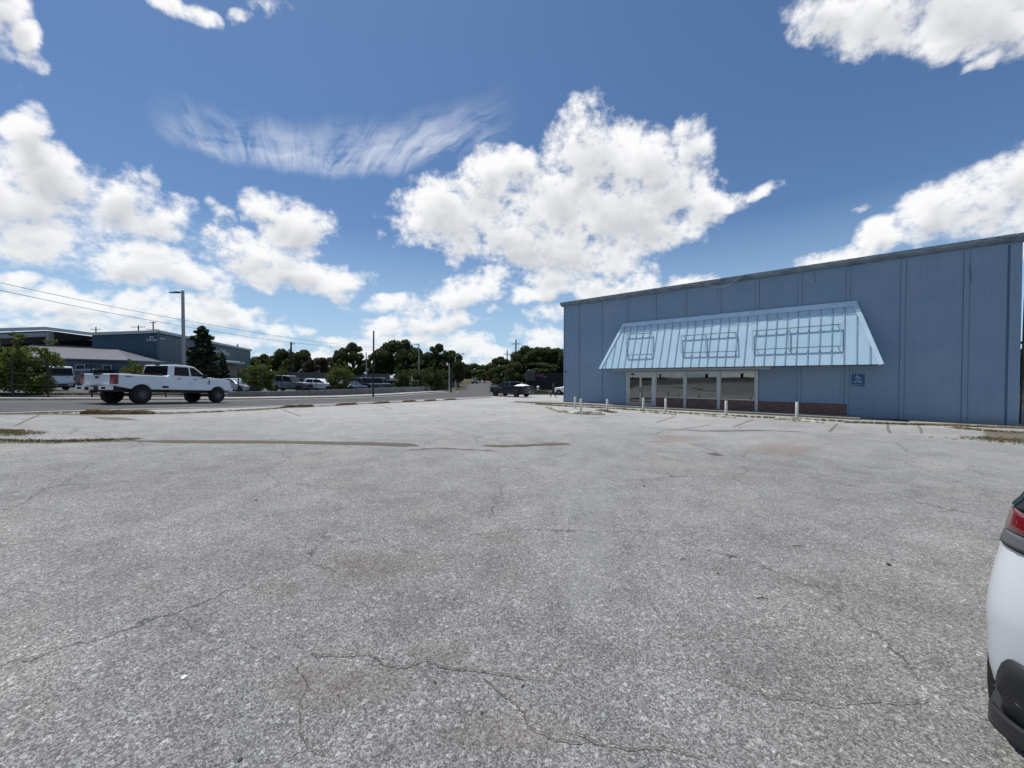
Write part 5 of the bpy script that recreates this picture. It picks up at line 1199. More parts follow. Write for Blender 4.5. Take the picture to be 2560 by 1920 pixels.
# ordinary parked cars
def suv(P_, boxy=False, dark=False):
    tp = .14 if boxy else .24; h = 1.95 if boxy else 1.66
    return dict(wb=2.85, r=.37, W=1.92, tail=-.95, tail_z=.55, sill=.42, shoulder=.95, paint=P_, tyre_w=.24, flare=.01, rim=M_RIMS if not dark else M_RIMB, spokes=5, taper=tp, bev=.06,
      front=[(3.6, .40), (3.75, .55), (3.76, .80)], top=[(3.68, .98), (3.3, 1.08), (2.45, 1.15), (-.85, 1.13), (-.99, 1.0)] if not boxy else [(3.70, 1.08), (3.5, 1.16), (2.4, 1.2), (-.92, 1.18), (-.98, 1.1)],
      house=[(-.92, 1.05), (2.55, 1.08), (2.0, 1.38), (1.5, 1.60), (1.2, h), (-.2, h), (-.65, h - .06)] if not boxy else [(-.95, 1.1), (2.25, 1.12), (1.95, 1.5), (1.68, 1.88), (1.5, h), (-.7, h), (-.93, h - .06)],
      side_glass=[[(-.55, 1.16), (.5, 1.16), (.5, h - .10), (-.35, h - .10)], [(.6, 1.16), (2.2, 1.16), (1.55, 1.50), (1.2, h - .1), (.6, h - .09)]] if not boxy else [[(-.8, 1.22), (-.1, 1.22), (-.1, h - .1), (-.8, h - .1)], [(.0, 1.22), (.8, 1.22), (.8, h - .1), (.0, h - .1)], [(.9, 1.22), (2.0, 1.22), (1.6, h - .1), (.9, h - .1)]],
      windshield=((2.40, 1.15), (1.32, h - .08)) if not boxy else ((2.18, 1.2), (1.70, h - .08)), rear_glass=((-.90, 1.15), (-.70, h - .12)) if not boxy else ((-.955, 1.22), (-.935, h - .12)), mirror=(2.0 if not boxy else 1.9, 1.18, .16), handles=[(.4, 1.02), (1.35, 1.0)], shuts=[.55, 1.75],
      boxes=[('head_light', M_HL, sym(3.55, 3.72, .55, .90, .80, .95)), ('tail_light', M_TL, sym(-1.02, -.85, .62, .93, .85, 1.05)), ('grille', M_PLAS, ((3.72, -.5, .55), (3.79, .5, .9))), ('front_bumper', M_PLAS, ((3.6, -.9, .36), (3.80, .9, .5))), ('rear_bumper', M_PLAS, ((-1.08, -.9, .36), (-.9, .9, .55))), ('licence_plate', M_PLATE, ((3.80, -.15, .48), (3.815, .15, .58)))])
def sedan(P_):
    return dict(wb=2.95, r=.35, W=1.9, tail=-1.1, tail_z=.5, sill=.33, shoulder=.82, paint=P_, tyre_w=.23, flare=0, rim=M_RIMB, spokes=5, taper=.30, bev=.06,
      front=[(3.75, .30), (3.88, .42), (3.88, .66)], top=[(3.78, .82), (3.3, .92), (2.3, 1.0), (-.2, 1.02), (-1.05, 1.0), (-1.16, .9)],
      house=[(-.75, .94), (2.45, .95), (1.75, 1.28), (1.35, 1.42), (.7, 1.46), (.1, 1.44), (-.25, 1.33)],
      side_glass=[[(-.30, 1.02), (.65, 1.02), (.65, 1.37), (.1, 1.37)], [(.72, 1.02), (2.15, 1.02), (1.6, 1.27), (1.25, 1.37), (.72, 1.39)]], windshield=((2.30, 1.0), (1.42, 1.39)), rear_glass=((-.66, 1.0), (-.15, 1.36)),
      mirror=(1.9, 1.0, .15), handles=[(.5, .88), (1.5, .86)], shuts=[.68, 1.8],
      boxes=[('head_light', M_HL, sym(3.68, 3.84, .55, .88, .66, .79)), ('tail_light', M_TL, sym(-1.18, -1.02, .55, .92, .78, .93)), ('grille', M_PLAS, ((3.84, -.6, .42), (3.91, .6, .7))), ('licence_plate', M_PLATE, ((3.91, -.15, .45), (3.925, .15, .56))), ('rear_bumper', P_, ((-1.22, -.88, .35), (-1.0, .88, .6)))])
def at_px(px, yb, Y):
    u = ray(px, 940).x / ray(px, 940).y; return (u * Y, Y)
C_SIL = paint('silver_paint', (.36, .38, .40), metal=.4); C_WHT = paint('white_car_paint', (.68, .71, .74)); C_GRY = paint('grey_blue_paint', (.10, .115, .135), metal=.3); C_NVY = paint('dark_navy_paint', (.012, .016, .028)); C_BLK = paint('black_paint', (.008, .008, .009)); C_MID = paint('mid_grey_paint', (.16, .17, .18))
PG = 'vehicles in the car park across the street'
CARS = [('car', 'silver muscle sedan parked behind the front of the white pickup', 'car', sedan(C_SIL), 572, 40.5, -.35),
        ('car', 'boxy blue-grey off-road wagon beside the fence posts', 'car', suv(C_GRY, True, True), 697, 47.5, .02),
        ('car', 'white crossover with dark windows behind the low concrete wall', 'car', suv(C_WHT), 783, 50.5, -.18),
        ('car', 'dark navy hatchback between the grey wagon and the white crossover', 'car', suv(C_NVY, False, True), 762, 53.5, -.4),
        ('car', 'white saloon half hidden by the second green tree', 'car', sedan(C_WHT), 826, 56, -.5),
        ('car', 'pale silver saloon below the second green tree', 'car', sedan(C_SIL), 846, 53.5, -.75),
        ('car', 'blue-black saloon right of the second green tree', 'car', sedan(C_NVY), 868, 53, -.7),
        ('car', 'large dark sport utility vehicle left of the black pole', 'car', suv(C_NVY, True, True), 893, 55, -.5),
        ('car', 'black sport utility vehicle right behind the black pole', 'car', suv(C_BLK, True, True), 925, 57, -.6),
        ('car', 'mid grey wagon behind the black pole', 'car', suv(C_MID, True), 938, 64, -.6),
        ('car', 'black hatchback with a pale tailgate near the bushes', 'car', suv(C_BLK, False, True), 972, 59, 2.6),
        ('car', 'white saloon peeping out by the first bush', 'car', sedan(C_WHT), 996, 62, 2.4),
        ('car', 'grey crossover hidden under the bushes', 'car', suv(C_MID), 1030, 66, -.5),
        ('car', 'white estate parked far back behind the boxy wagon', 'car', suv(C_WHT), 655, 66, -.3),
        ('car', 'black crossover far back beside the board fence', 'car', suv(C_BLK), 630, 62, -.3)]
for nm, lab, cat, spc, px, Y, hd in CARS: vehicle(nm, lab, cat, spc, at_px(px, 0, Y), hd, PG)
DT = gm_spec(C_SIL); DT.update(boxes=[('tailgate', C_SIL, ((-1.21, -.78, .80), (-1.182, .78, 1.36))), ('tail_light', M_TL, sym(-1.225, -1.05, .80, 1.035, .92, 1.34)), ('rear_bumper', M_PLAS, ((-1.36, -.98, .45), (-1.15, .98, .70)))])
vehicle('pickup_truck', 'distant pale pickup truck driving away round the bend', 'pickup truck', DT, at_px(1186, 0, 142), 1.62)
vehicle('car', 'bright white car just showing behind the left corner of the blue shop', 'car', suv(C_WHT), (9.6, 54.0), 2.75)
o = vehicle('van', 'dark box vehicle parked in the shade of the warehouse behind the white van', 'van', dict(VA, paint=C_NVY), (-47, 43.5), 2.9)

# ------------------------------------------------------------------ near white car at the right edge (rear left corner in view)
NC = empty('car', (1.62, 1.395, 0), math.radians(31)); NC.location.z = 0.0; tag(NC, 'white hatchback close to the camera with a red tail light and black bumper', 'car')
# local: x forward, y left; the rear left body corner sits near the origin
Wc = 1.80; Lc = 4.45
P_NC = paint('pearl_white_paint', (.66, .69, .71), .30, .7, .03)
def ring(z, inset_side, rear, front, rc, n=8):
    """plan outline at height z: rear at x=rear, sides inset"""
    pts = []; yl, yr = -inset_side, -Wc + inset_side
    for (cx, cy, a0_) in ((rear + rc, yl - rc, 90), (rear + rc, yr + rc, 180), (front - rc, yr + rc, 270), (front - rc, yl - rc, 0)):
        for i in range(n + 1): a = math.radians(a0_ + 90 * i / n); pts.append((cx + rc * math.cos(a), cy + rc * math.sin(a), z))
    return pts
def loft(rings): 
    m = MB(); n = len(rings[0]); vs = [p for r_ in rings for p in r_]; fs = []
    for i in range(len(rings) - 1):
        for k in range(n): fs.append((i*n+k, i*n+(k+1) % n, (i+1)*n+(k+1) % n, (i+1)*n+k))
    fs += [tuple(range(n)), tuple((len(rings)-1)*n+k for k in range(n))]; m.add(vs, fs); return m
# heights with (side inset, rear x)
LV = [(z_, a_, a_) for z_, a_ in ((.415,.075),(.43,.055),(.49,.045),(.55,.040),(.62,.038),(.70,.035),(.745,.036),(.79,.040),(.84,.045),(.89,.052),(.97,.065),(1.04,.078),(1.12,.092))]
loft([ring(z, a, x, Lc - .1, .26) for z, a, x in LV]).build('body', P_NC, NC, auto=50)
loft([ring(z, a, a + .0, Lc, .26) for z, a in ((.205,.16),(.22,.115),(.26,.075),(.30,.05),(.325,.048),(.345,.075),(.414,.085))]).build('lower_cladding', M_PLAS, NC, auto=40)
loft([ring(z, a, x, f_, .22) for z, a, x, f_ in ((1.121,.09,.085,3.3),(1.145,.105,.10,3.1),(1.30,.17,.22,2.6),(1.45,.24,.45,2.2),(1.52,.30,.60,2.0))]).build('glasshouse', M_CGL, NC, auto=40)
loft([ring(z, a, x, f_, .2) for z, a, x, f_ in ((1.50,.26,.50,2.15),(1.56,.32,.6,2.0),(1.59,.42,.75,1.8))]).build('roof', P_NC, NC, auto=40)
def corner_strip(z0, z1, off, a_from, a_to, yend, mat, nm, lv=None, n=10):
    """wrap-round shell on the rear left corner between heights"""
    m = MB(); L_ = [z0 + (z1 - z0) * i / 4 for i in range(5)]; vs = []
    def interp(z):
        for (za, a, x), (zb_, b, y) in zip(LV, LV[1:]):
            if za <= z <= zb_: f = (z - za) / (zb_ - za); return a + (b - a) * f, x + (y - x) * f
        return LV[-1][1:]
    cnt = 0
    for z in L_:
        a, x = interp(z); rc = .26; row = []
        cx, cy = x + rc, -a - rc
        for i in range(n + 1): t = math.radians(a_from + (a_to - a_from) * i / n); row.append((cx + (rc + off) * math.cos(t), cy + (rc + off) * math.sin(t), z))
        row.append((x - off, yend, z)); cnt = len(row); vs += row
    fs = [(i*cnt+k, i*cnt+k+1, (i+1)*cnt+k+1, (i+1)*cnt+k) for i in range(4) for k in range(cnt - 1)]
    m.add(vs, fs); o = m.build(nm, mat, NC, auto=50); md = o.modifiers.new('thick', 'SOLIDIFY'); md.thickness = .012; md.offset = 0; return o
corner_strip(.968, 1.119, -.004, 103, 180, -.62, M_PLAS, 'lamp_housing')
tl_ = corner_strip(1.03, 1.110, .004, 107, 180, -.60, simple('deep_red_lens', (.16, .004, .008), .12, coat=.8), 'tail_light')
corner_strip(.978, 1.026, .004, 107, 180, -.60, simple('smoked_lens', (.10, .10, .105), .3), 'reversing_lamp')
def lv(z):
    for (za, a, x), (zb_, b, y) in zip(LV, LV[1:]):
        if za <= z <= zb_: f = (z - za) / (zb_ - za); return a + (b - a) * f
    return LV[0][1] if z < LV[0][0] else LV[-1][1]
def lower_shell(sgn, zlo, zhi, off, a0_, a1_, mat, nm, yend=-.9):
    """shell following the lower rear corner; zlo/zhi are functions of the plan angle"""
    m = MB(); rows = 5; cols = 14; rc = .26; vs = []
    for i in range(cols + 2):
        t = min(a1_, a0_ + (a1_ - a0_) * i / cols)
        for j in range(rows + 1):
            z = zlo(t) + (zhi(t) - zlo(t)) * j / rows; a = lv(z); x = a + rc + (rc + off) * math.cos(math.radians(t)); y = -a - rc + (rc + off) * math.sin(math.radians(t))
            if i == cols + 1: y = yend
            if sgn < 0: y = -Wc - y
            vs.append((x, y, z))
    fs = [(i*(rows+1)+j, i*(rows+1)+j+1, (i+1)*(rows+1)+j+1, (i+1)*(rows+1)+j) for i in range(cols + 1) for j in range(rows)]
    m.add(vs, fs); o = m.build(nm, mat, NC, auto=50); md = o.modifiers.new('thick', 'SOLIDIFY'); md.thickness = .014; md.offset = 0
M_DIFF = simple('black_bumper_plastic', (.018, .018, .019), .5, vary=.2, scale=6)
st_ = lambda u: u * u * (3 - 2 * u)
for sg_ in (1, -1):
    lower_shell(sg_, lambda t: .30, lambda t: .43 + .17 * st_(min(1, max(0, (t - 114) / 24))), .006, 112, 180, M_DIFF, 'rear_diffuser')
    lower_shell(sg_, lambda t: .27 + .0008 * (t - 112), lambda t: .345 + .0006 * (t - 112), .03, 106, 180, M_DIFF, 'bumper_corner')
    lower_shell(sg_, lambda t: .545, lambda t: .57, .012, 150, 178, M_TL, 'reflector', yend=-.42)
for yy_, an in ((-.145, 143), (-Wc + .145, 217)):
    m = MB(); cx_ = .093; m.lathe([(.0, -.003), (.012, -.003), (.012, .003), (.009, .004)], 16, Matrix.Translation((cx_, yy_, .65)) @ Matrix.Rotation(math.radians(an - 90), 4, 'Z')); m.build('parking_sensor', simple('sensor_grey', (.30, .31, .33), .4), NC)
for x in (.85, 3.45):
    for s, yy_ in ((1, -.12), (-1, -Wc + .12)): wheel(NC, x, yy_, .34, .22, M_RIMS, s, 5)
m = MB(); m.box((-.052, -Wc/2 - .26, .62), (-.035, -Wc/2 + .26, .74)); m.build('licence_plate', M_PLATE, NC)
m = MB(); m.box((3.0, -1.66, .9), (3.5, -.14, 1.12)); m.build('bonnet', P_NC, NC, bevel=.08)

# ------------------------------------------------------------------ person walking
def skin(name, V, E_, R, mat, par, sub=1):
    me = bpy.data.meshes.new(name); me.from_pydata(V, E_, []); me.materials.append(mat); o = bpy.data.objects.new(name, me); COL.objects.link(o); o.parent = par
    md = o.modifiers.new('skin', 'SKIN'); me_sv = me.skin_vertices if len(me.skin_vertices) else None
    if not me.skin_vertices:
        bm = bmesh.new(); bm.from_mesh(me); bm.verts.layers.skin.verify(); bm.to_mesh(me); bm.free()
    sv = me.skin_vertices[0].data
    for i, r in enumerate(R): sv[i].radius = (r, r) if not isinstance(r, tuple) else r
    sv[0].use_root = True
    md.use_smooth_shade = True; s_ = o.modifiers.new('sub', 'SUBSURF'); s_.levels = sub; s_.render_levels = sub; return o
M_SKIN = simple('skin_tone', (.30, .17, .11), .6, vary=.05); M_JKT = simple('black_shirt_cloth', (.010, .010, .010), .9); M_TRS = simple('dark_blue_denim', (.016, .018, .035), .9); M_SHOE = simple('black_shoe', (.01, .01, .01), .6)
pp = at_px(1383, 0, 46.8); PE = empty('person', (pp[0], pp[1], Z(*pp) + .02), 0); tag(PE, 'person in black top and dark trousers striding past the shop corner', 'person')
# walks towards +x; y is depth
V = [(0,0,.93),(0,0,1.10),(.01,0,1.30),(.02,0,1.46),(.03,0,1.53),(.05,0,1.62),(.05,0,1.72),
     (.0,.09,.90),(.16,.10,.50),(.27,.10,.09),(.42,.10,.04),
     (.0,-.09,.90),(-.12,-.10,.50),(-.36,-.10,.13),(-.28,-.10,.03),
     (.02,.19,1.42),(-.05,.22,1.16),(-.02,.22,.94),(.0,.22,.86),
     (.02,-.19,1.42),(.06,-.24,1.16),(.28,-.20,1.12),(.36,-.19,1.13)]
Ed = [(0,1),(1,2),(2,3),(3,4),(4,5),(5,6),(0,7),(7,8),(8,9),(9,10),(0,11),(11,12),(12,13),(13,14),(3,15),(15,16),(16,17),(17,18),(3,19),(19,20),(20,21),(21,22)]
R = [.13,.12,.14,.10,.055,.085,.07,.085,.06,.045,.035,.085,.06,.045,.035,.055,.042,.03,.028,.055,.042,.03,.028]
skin('body', V, Ed, R, M_SKIN, PE)
skin('shirt', [V[0],V[1],V[2],V[3],V[15],V[16],V[19],V[20]], [(0,1),(1,2),(2,3),(3,4),(4,5),(3,6),(6,7)], [.155,.145,.165,.12,.075,.06,.075,.06], M_JKT, PE)
skin('trousers', [V[0],V[7],V[8],(.255,.10,.13),V[11],V[12],(-.345,-.10,.17)], [(0,1),(1,2),(2,3),(0,4),(4,5),(5,6)], [.15,.105,.08,.06,.105,.08,.06], M_TRS, PE)
skin('hair', [(.035,0,1.70),(.05,0,1.75),(.015,0,1.66)], [(0,1),(0,2)], [.095,.08,.09], M_SHOE, PE)
for q in ([(.26,.10,.06),(.36,.10,.05),(.46,.10,.045)], [(-.37,-.10,.10),(-.31,-.10,.05),(-.25,-.10,.03)]): skin('shoe', q, [(0,1),(1,2)], [.055,.055,.045], M_SHOE, PE)
m = MB(); m.lathe([(.004,-.03),(.012,-.02),(.01,.0)], 6, Matrix.Translation((.13, 0, 1.65)) @ Matrix.Rotation(-math.pi/2, 4, 'Z')); m.build('nose', M_SKIN, PE)
for s in (-1, 1): m = MB(); m.lathe([(.012,-.01),(.012,.0)], 6, Matrix.Translation((.125, s*.03, 1.675)) @ Matrix.Rotation(-math.pi/2, 4, 'Z')); m.build('eye', M_SHOE, PE)
for s in (-1, 1):       # fingers, loosely curled
    bx, by, bz = (V[18] if s > 0 else V[22])
    for k in range(5): skin('finger', [(bx, by + (k-2)*.018, bz), (bx + (.03 if s < 0 else .008), by + (k-2)*.02, bz - (.04 if s > 0 else .005)), (bx + (.05 if s < 0 else .02), by + (k-2)*.02, bz - (.07 if s > 0 else .03))], [(0,1),(1,2)], [.011,.009,.008], M_SKIN, PE, 1)
m = MB(); m.box((.385,-.23,1.09), (.40,-.15,1.25)); o = m.build('paper', M_PLATE, None); o.location = PE.location; tag(o, 'small white sheet held out by the walking person', 'paper')

# ------------------------------------------------------------------ vegetation
def mat_leaf(name, a, b_, c_, trans=.35):
    m, t, b = new_mat(name); c = t.coord(); oi = t.node('ShaderNodeObjectInfo')
    n = t.noise(c, .55, 3, .6); n2 = t.noise(c, 3.2, 4, .7)
    col = t.mix(t.maprange(n, .35, .65), a, b_); col = t.mix(t.maprange(n2, .45, .72, 0, .8), col, c_)
    col = t.mix(t.math('MULTIPLY', oi.outputs['Random'], .35), col, tuple(x * .6 for x in a))
    t.put(b.inputs['Base Color'], col); b.inputs['Roughness'].default_value = .6; b.inputs['Specular IOR Level'].default_value = .25
    tr = t.node('ShaderNodeBsdfTranslucent'); t.put(tr.inputs['Color'], col); mx = t.node('ShaderNodeMixShader'); mx.inputs[0].default_value = trans
    t.put(mx.inputs[1], b.outputs[0]); t.put(mx.inputs[2], tr.outputs[0]); t.put(m.node_tree.nodes['Material Output'].inputs['Surface'], mx.outputs[0]); return m
LF_OAK = mat_leaf('oak_foliage', (.042, .066, .020), (.060, .085, .024), (.10, .115, .04), .38)
LF_MID = mat_leaf('shrub_foliage', (.050, .075, .020), (.070, .095, .026), (.10, .12, .035), .35)
LF_YG = mat_leaf('young_tree_foliage', (.095, .125, .026), (.12, .15, .03), (.17, .185, .045), .45)
LF_CON = mat_leaf('conifer_foliage', (.030, .050, .024), (.040, .062, .028), (.06, .078, .036), .25)
LF_BRN = mat_leaf('reddish_foliage', (.055, .042, .022), (.045, .045, .020), (.075, .050, .028), .25)
M_BARK = simple('tree_bark', (.06, .048, .036), .95, vary=.35, scale=6, bump=.6)
def leaf_mesh(name, centres, radii, nleaf, size, mat, seed, squash=.8, elong=1.7, shell=.35):
    rg = np.random.default_rng(seed); C = np.array(centres, float); Rr = np.array(radii, float); w = Rr ** 2.2; w /= w.sum()
    k = rg.choice(len(C), nleaf, p=w); d = rg.normal(size=(nleaf, 3)); d /= np.linalg.norm(d, axis=1)[:, None]
    rad = rg.random(nleaf) ** shell; p = C[k] + d * (rad * Rr[k])[:, None] * np.array([1, 1, squash])
    a = rg.normal(size=(nleaf, 3)); a /= np.linalg.norm(a, axis=1)[:, None]; b = np.cross(a, d + rg.normal(size=(nleaf, 3)) * .5); b /= np.maximum(1e-6, np.linalg.norm(b, axis=1))[:, None]
    s = size * rg.uniform(.55, 1.25, nleaf); a = a * (s * elong * .5)[:, None]; b = b * (s * .5)[:, None]; nn = np.cross(a, b); nn *= (.25 * rg.uniform(-1, 1, nleaf) / np.maximum(1e-6, np.linalg.norm(nn, axis=1)) * s)[:, None]
    v = np.stack([p - a, p - b + nn, p + a, p + b + nn], 1).reshape(-1, 3)
    me = bpy.data.meshes.new(name); me.vertices.add(len(v)); me.vertices.foreach_set('co', v.astype(np.float32).ravel())
    me.loops.add(nleaf * 4); me.loops.foreach_set('vertex_index', np.arange(nleaf * 4, dtype=np.int32)); me.polygons.add(nleaf)
    me.polygons.foreach_set('loop_start', np.arange(0, nleaf * 4, 4, dtype=np.int32)); me.materials.append(mat); me.update(calc_edges=True); return me
def tree_proto(kind, seed, mat, H=10.0, W=10.0, nleaf=9000, size=.30, trunk=.22, nclump=26, base=.22, clump=.19, squash=.8):
    """unit tree of height H and crown width W; returns meshes (crown, trunk)"""
    r = random.Random(seed); cs, rs = [], []
    if kind == 'round':
        for i in range(nclump):
            a = r.uniform(0, 2 * math.pi); u = r.uniform(-.75, 1); q = math.sqrt(max(0, 1 - min(1, abs(u)) ** 2.4)); rr_ = r.uniform(.45, 1.0)
            cs.append((math.cos(a) * W / 2 * (1 - clump) * q * rr_, math.sin(a) * W / 2 * (1 - clump) * q * rr_, H * (base + (1 - base) * .5) + u * H * (1 - base) * .5 * (1 - clump * .8))); rs.append(W * clump * r.uniform(.55, 1.15))
    elif kind == 'cone':
        for i in range(nclump):
            f = (i + .5) / nclump; a = i * 2.4 + r.uniform(-.3, .3); w0 = (1 - f) ** .6 * W / 2 * r.uniform(.3, 1.3); cs.append((math.cos(a) * w0 * .65, math.sin(a) * w0 * .65, H * (base + (1 - base) * f * .97))); rs.append(max(.05 * W, (1 - f) ** .5 * W * .17 * r.uniform(.5, 1.3)))
    elif kind == 'spiky':
        for i in range(nclump):
            a = r.uniform(0, 2 * math.pi); q = r.uniform(0, 1) ** .6; z = H * r.uniform(base, .88) * (1 - .25 * q); cs.append((math.cos(a) * W / 2 * q * .85, math.sin(a) * W / 2 * q * .85, z)); rs.append(W * clump * r.uniform(.5, 1.1))
    if kind == 'spiky':
        for i in range(int(nclump * .8)):      # thin upright shoots break the outline
            c0 = r.choice(cs[:nclump]); cs.append((c0[0] * 1.12, c0[1] * 1.12, min(H, c0[2] + W * clump * r.uniform(.9, 1.7)))); rs.append(W * clump * .28)
    lm = leaf_mesh('crown', cs, rs, nleaf, size, mat, seed, squash)
    m = MB(); zb_ = H * base; m.tube([(0, 0, -.3), (r.uniform(-.1, .1), 0, zb_ * .6), (r.uniform(-.2, .2), 0, zb_ + H * .12), (0, 0, H * (.8 if kind == 'cone' else .55))], [trunk * 1.3, trunk, trunk * .8, trunk * .25], 8)
    for i in range(0, min(len(cs), nclump), 2):
        c = Vector(cs[i]); s0 = Vector((0, 0, zb_ * r.uniform(.7, 1.1) + (c.z - zb_) * (.15 if kind != 'cone' else .8))); md_ = s0.lerp(c, .5) + Vector((r.uniform(-.3, .3), r.uniform(-.3, .3), r.uniform(-.1, .4))); m.tube([s0, md_, c], [trunk * .38, trunk * .24, trunk * .08], 5, caps=False)
    t_ = m.build('trunk', M_BARK, auto=50); tm = t_.data; bpy.data.objects.remove(t_); return lm, tm, H, W
PROTO = {
 'oakA': tree_proto('round', 1, LF_OAK, 10, 11, 17000, .30, .30, 48, .2, .13),
 'oakB': tree_proto('round', 2, LF_OAK, 10, 9, 14000, .30, .26, 36, .18, .15),
 'oakC': tree_proto('round', 3, LF_OAK, 10, 12, 13000, .36, .28, 36, .15, .13, ),
 'airy': tree_proto('round', 4, LF_OAK, 10, 10, 9000, .34, .22, 46, .15, .11),
 'mid': tree_proto('round', 5, LF_MID, 10, 11, 12000, .32, .2, 30, .08, .17),
 'brn': tree_proto('round', 6, LF_BRN, 10, 11, 10000, .34, .2, 28, .1, .16),
 'yg': tree_proto('spiky', 7, LF_YG, 4, 4.2, 9000, .11, .06, 30, .22, .16),
 'yg2': tree_proto('spiky', 8, LF_YG, 4, 4.6, 17000, .11, .06, 46, .14, .15),
 'bush': tree_proto('spiky', 9, LF_MID, 4, 5, 9000, .13, .06, 34, .05, .15),
 'con': tree_proto('cone', 10, LF_CON, 9, 5.2, 15000, .22, .2, 48, .03, .2)}
def tree(kind, px, ytop, wpx, Y, label, name='tree', cat='tree', group=None, ybase=None):
    lm, tm, H0, W0 = PROTO[kind]; x = ray(px, 940).x / ray(px, 940).y * Y; z = Z(x, Y); h = D(px, ytop, Y).z - z; w = wpx / F * Y
    e = empty(name, (x, Y, z)); tag(e, label, cat, group); rz = (px * 7.3) % 6.28
    for nm, me in (('crown', lm), ('trunk', tm)):
        o = bpy.data.objects.new(nm, me); COL.objects.link(o); o.parent = e; o.scale = (w / W0, w / W0, h / H0); o.rotation_euler = (0, 0, rz)
    return e
TG = 'dark trees along the horizon'
for a in [('oakB',640,893,70,125,'dark tree just right of the warehouse end'),('oakA',672,886,75,130,'dark bushy tree between the warehouse and the transformer pole'),('oakC',712,878,80,125,'wide dark tree behind the transformer pole'),('oakB',757,876,62,120,'dark tree right of the transformer pole with a raised right shoulder'),
          ('brn',792,894,75,100,'reddish brown tree behind the parked white crossover'),('oakC',828,898,70,120,'low dark tree behind the second green tree'),('airy',880,860,90,92,'open-crowned dark tree left of the black pole'),('airy',858,872,60,96,'loose dark tree at the left foot of the open-crowned one'),
          ('oakB',938,884,52,105,'small dark tree behind the black pole'),('oakA',1000,851,118,98,'large round oak with sky showing through, tallest in the middle'),('oakB',965,868,70,100,'left shoulder oak beside the largest round oak'),('oakB',1040,872,60,100,'right shoulder oak beside the grey lamp post'),
          ('airy',1098,862,70,92,'oak with a ragged pointed top right of the lamp post'),('oakA',1080,880,80,95,'dark oak filling the gap right of the lamp post'),('oakB',1127,878,66,96,'oak whose crown holds the street light arm'),
          ('oakC',1150,905,60,150,'distant low dark trees left of the bend'),('oakC',1182,912,70,190,'distant low tree straight above the far pickup'),('oakA',1212,912,50,180,'distant dark tree above the red sign'),('mid',1200,925,60,170,'distant greenish tree behind the red sign'),
          ('oakB',1250,893,58,105,'bushy tree behind the shorter utility pole'),('oakC',1232,908,50,120,'low tree left of the shorter utility pole'),('mid',1255,915,70,88,'green shrubby tree behind the dark pickup'),('mid',1285,908,60,84,'green shrubby tree at the foot of the tall utility pole'),
          ('oakA',1330,866,120,92,'big dark oak right of the tall utility pole'),('oakC',1310,880,90,94,'spreading dark oak behind the tall utility pole'),('oakA',1378,868,100,96,'big dark oak touching the left edge of the blue shop'),('oakC',1400,885,90,100,'dark oak mostly hidden by the blue shop'),
          ('oakB',1350,905,120,88,'lower oak mass above the black store'),('oakC',2562,872,90,30,'dark tree glimpsed right of the blue shop corner'),('oakA',2680,880,220,34,'dark tree outside the right end of the blue shop')]: tree(*a, group=TG)
tree('con', 506, 812, 128, 44, 'dark conifer in front of the warehouse, beside the lamp post', 'conifer_tree')
tree('con', 556, 880, 46, 47, 'small dark conifer right of the tall one', 'conifer_tree')
tree('con', 535, 905, 90, 46, 'low dark evergreen clump under the conifers', 'evergreen_shrub', 'shrub')
tree('con', 468, 900, 70, 48, 'low evergreen behind the lamp post foot', 'evergreen_shrub', 'shrub')
YGG = 'young light green trees along the car park edge'
tree('yg2', 28, 830, 182, 25.5, 'large light green tree at the left edge, in front of the white van', group=YGG)
tree('yg', 350, 897, 88, 33, 'light green tree behind the cab of the white pickup', group=YGG)
tree('yg2', 640, 896, 84, 40, 'rounded light green tree in front of the silver sedan', group=YGG)
tree('yg', 846, 903, 72, 46.5, 'light green tree above the parked saloons', group=YGG)
tree('yg', 706, 912, 26, 60, 'thin young tree behind the grey wagon', group=YGG)
BG_ = 'shrubs behind the low concrete wall'
tree('bush', 1008, 909, 78, 57, 'green shrub with pale shoots, nearest the black pole', 'shrub', 'shrub', BG_)
tree('bush', 1062, 906, 78, 60, 'green shrub with pale shoots in front of the lamp post', 'shrub', 'shrub', BG_)
tree('bush', 1094, 908, 62, 62, 'green shrub at the end of the low wall', 'shrub', 'shrub', BG_)
tree('brn', 1080, 948, 60, 68, 'reddish shrub low behind the end of the wall', 'shrub', 'shrub', BG_)
tree('oakB', 1145, 900, 40, 75, 'thin dark tree leaning by the bend', group=TG)
# trees standing to the left of the view, seen only in the shop windows
for i, (x, y, k) in enumerate([(-33, 6, 'oakA'), (-38, -2, 'mid'), (-34, -9, 'oakB'), (-40, 13, 'oakC'), (-36, -18, 'oakA'), (-45, 2, 'oakC')]):
    lm, tm, H0, W0 = PROTO[k]; e = empty('tree', (x, y, Z(x, y))); tag(e, 'roadside tree left of the view, mirrored in the shop windows', 'tree', 'roadside trees mirrored in the windows')
    for nm, me in (('crown', lm), ('trunk', tm)): o = bpy.data.objects.new(nm, me); COL.objects.link(o); o.parent = e; o.scale = (.8, .8, .75)

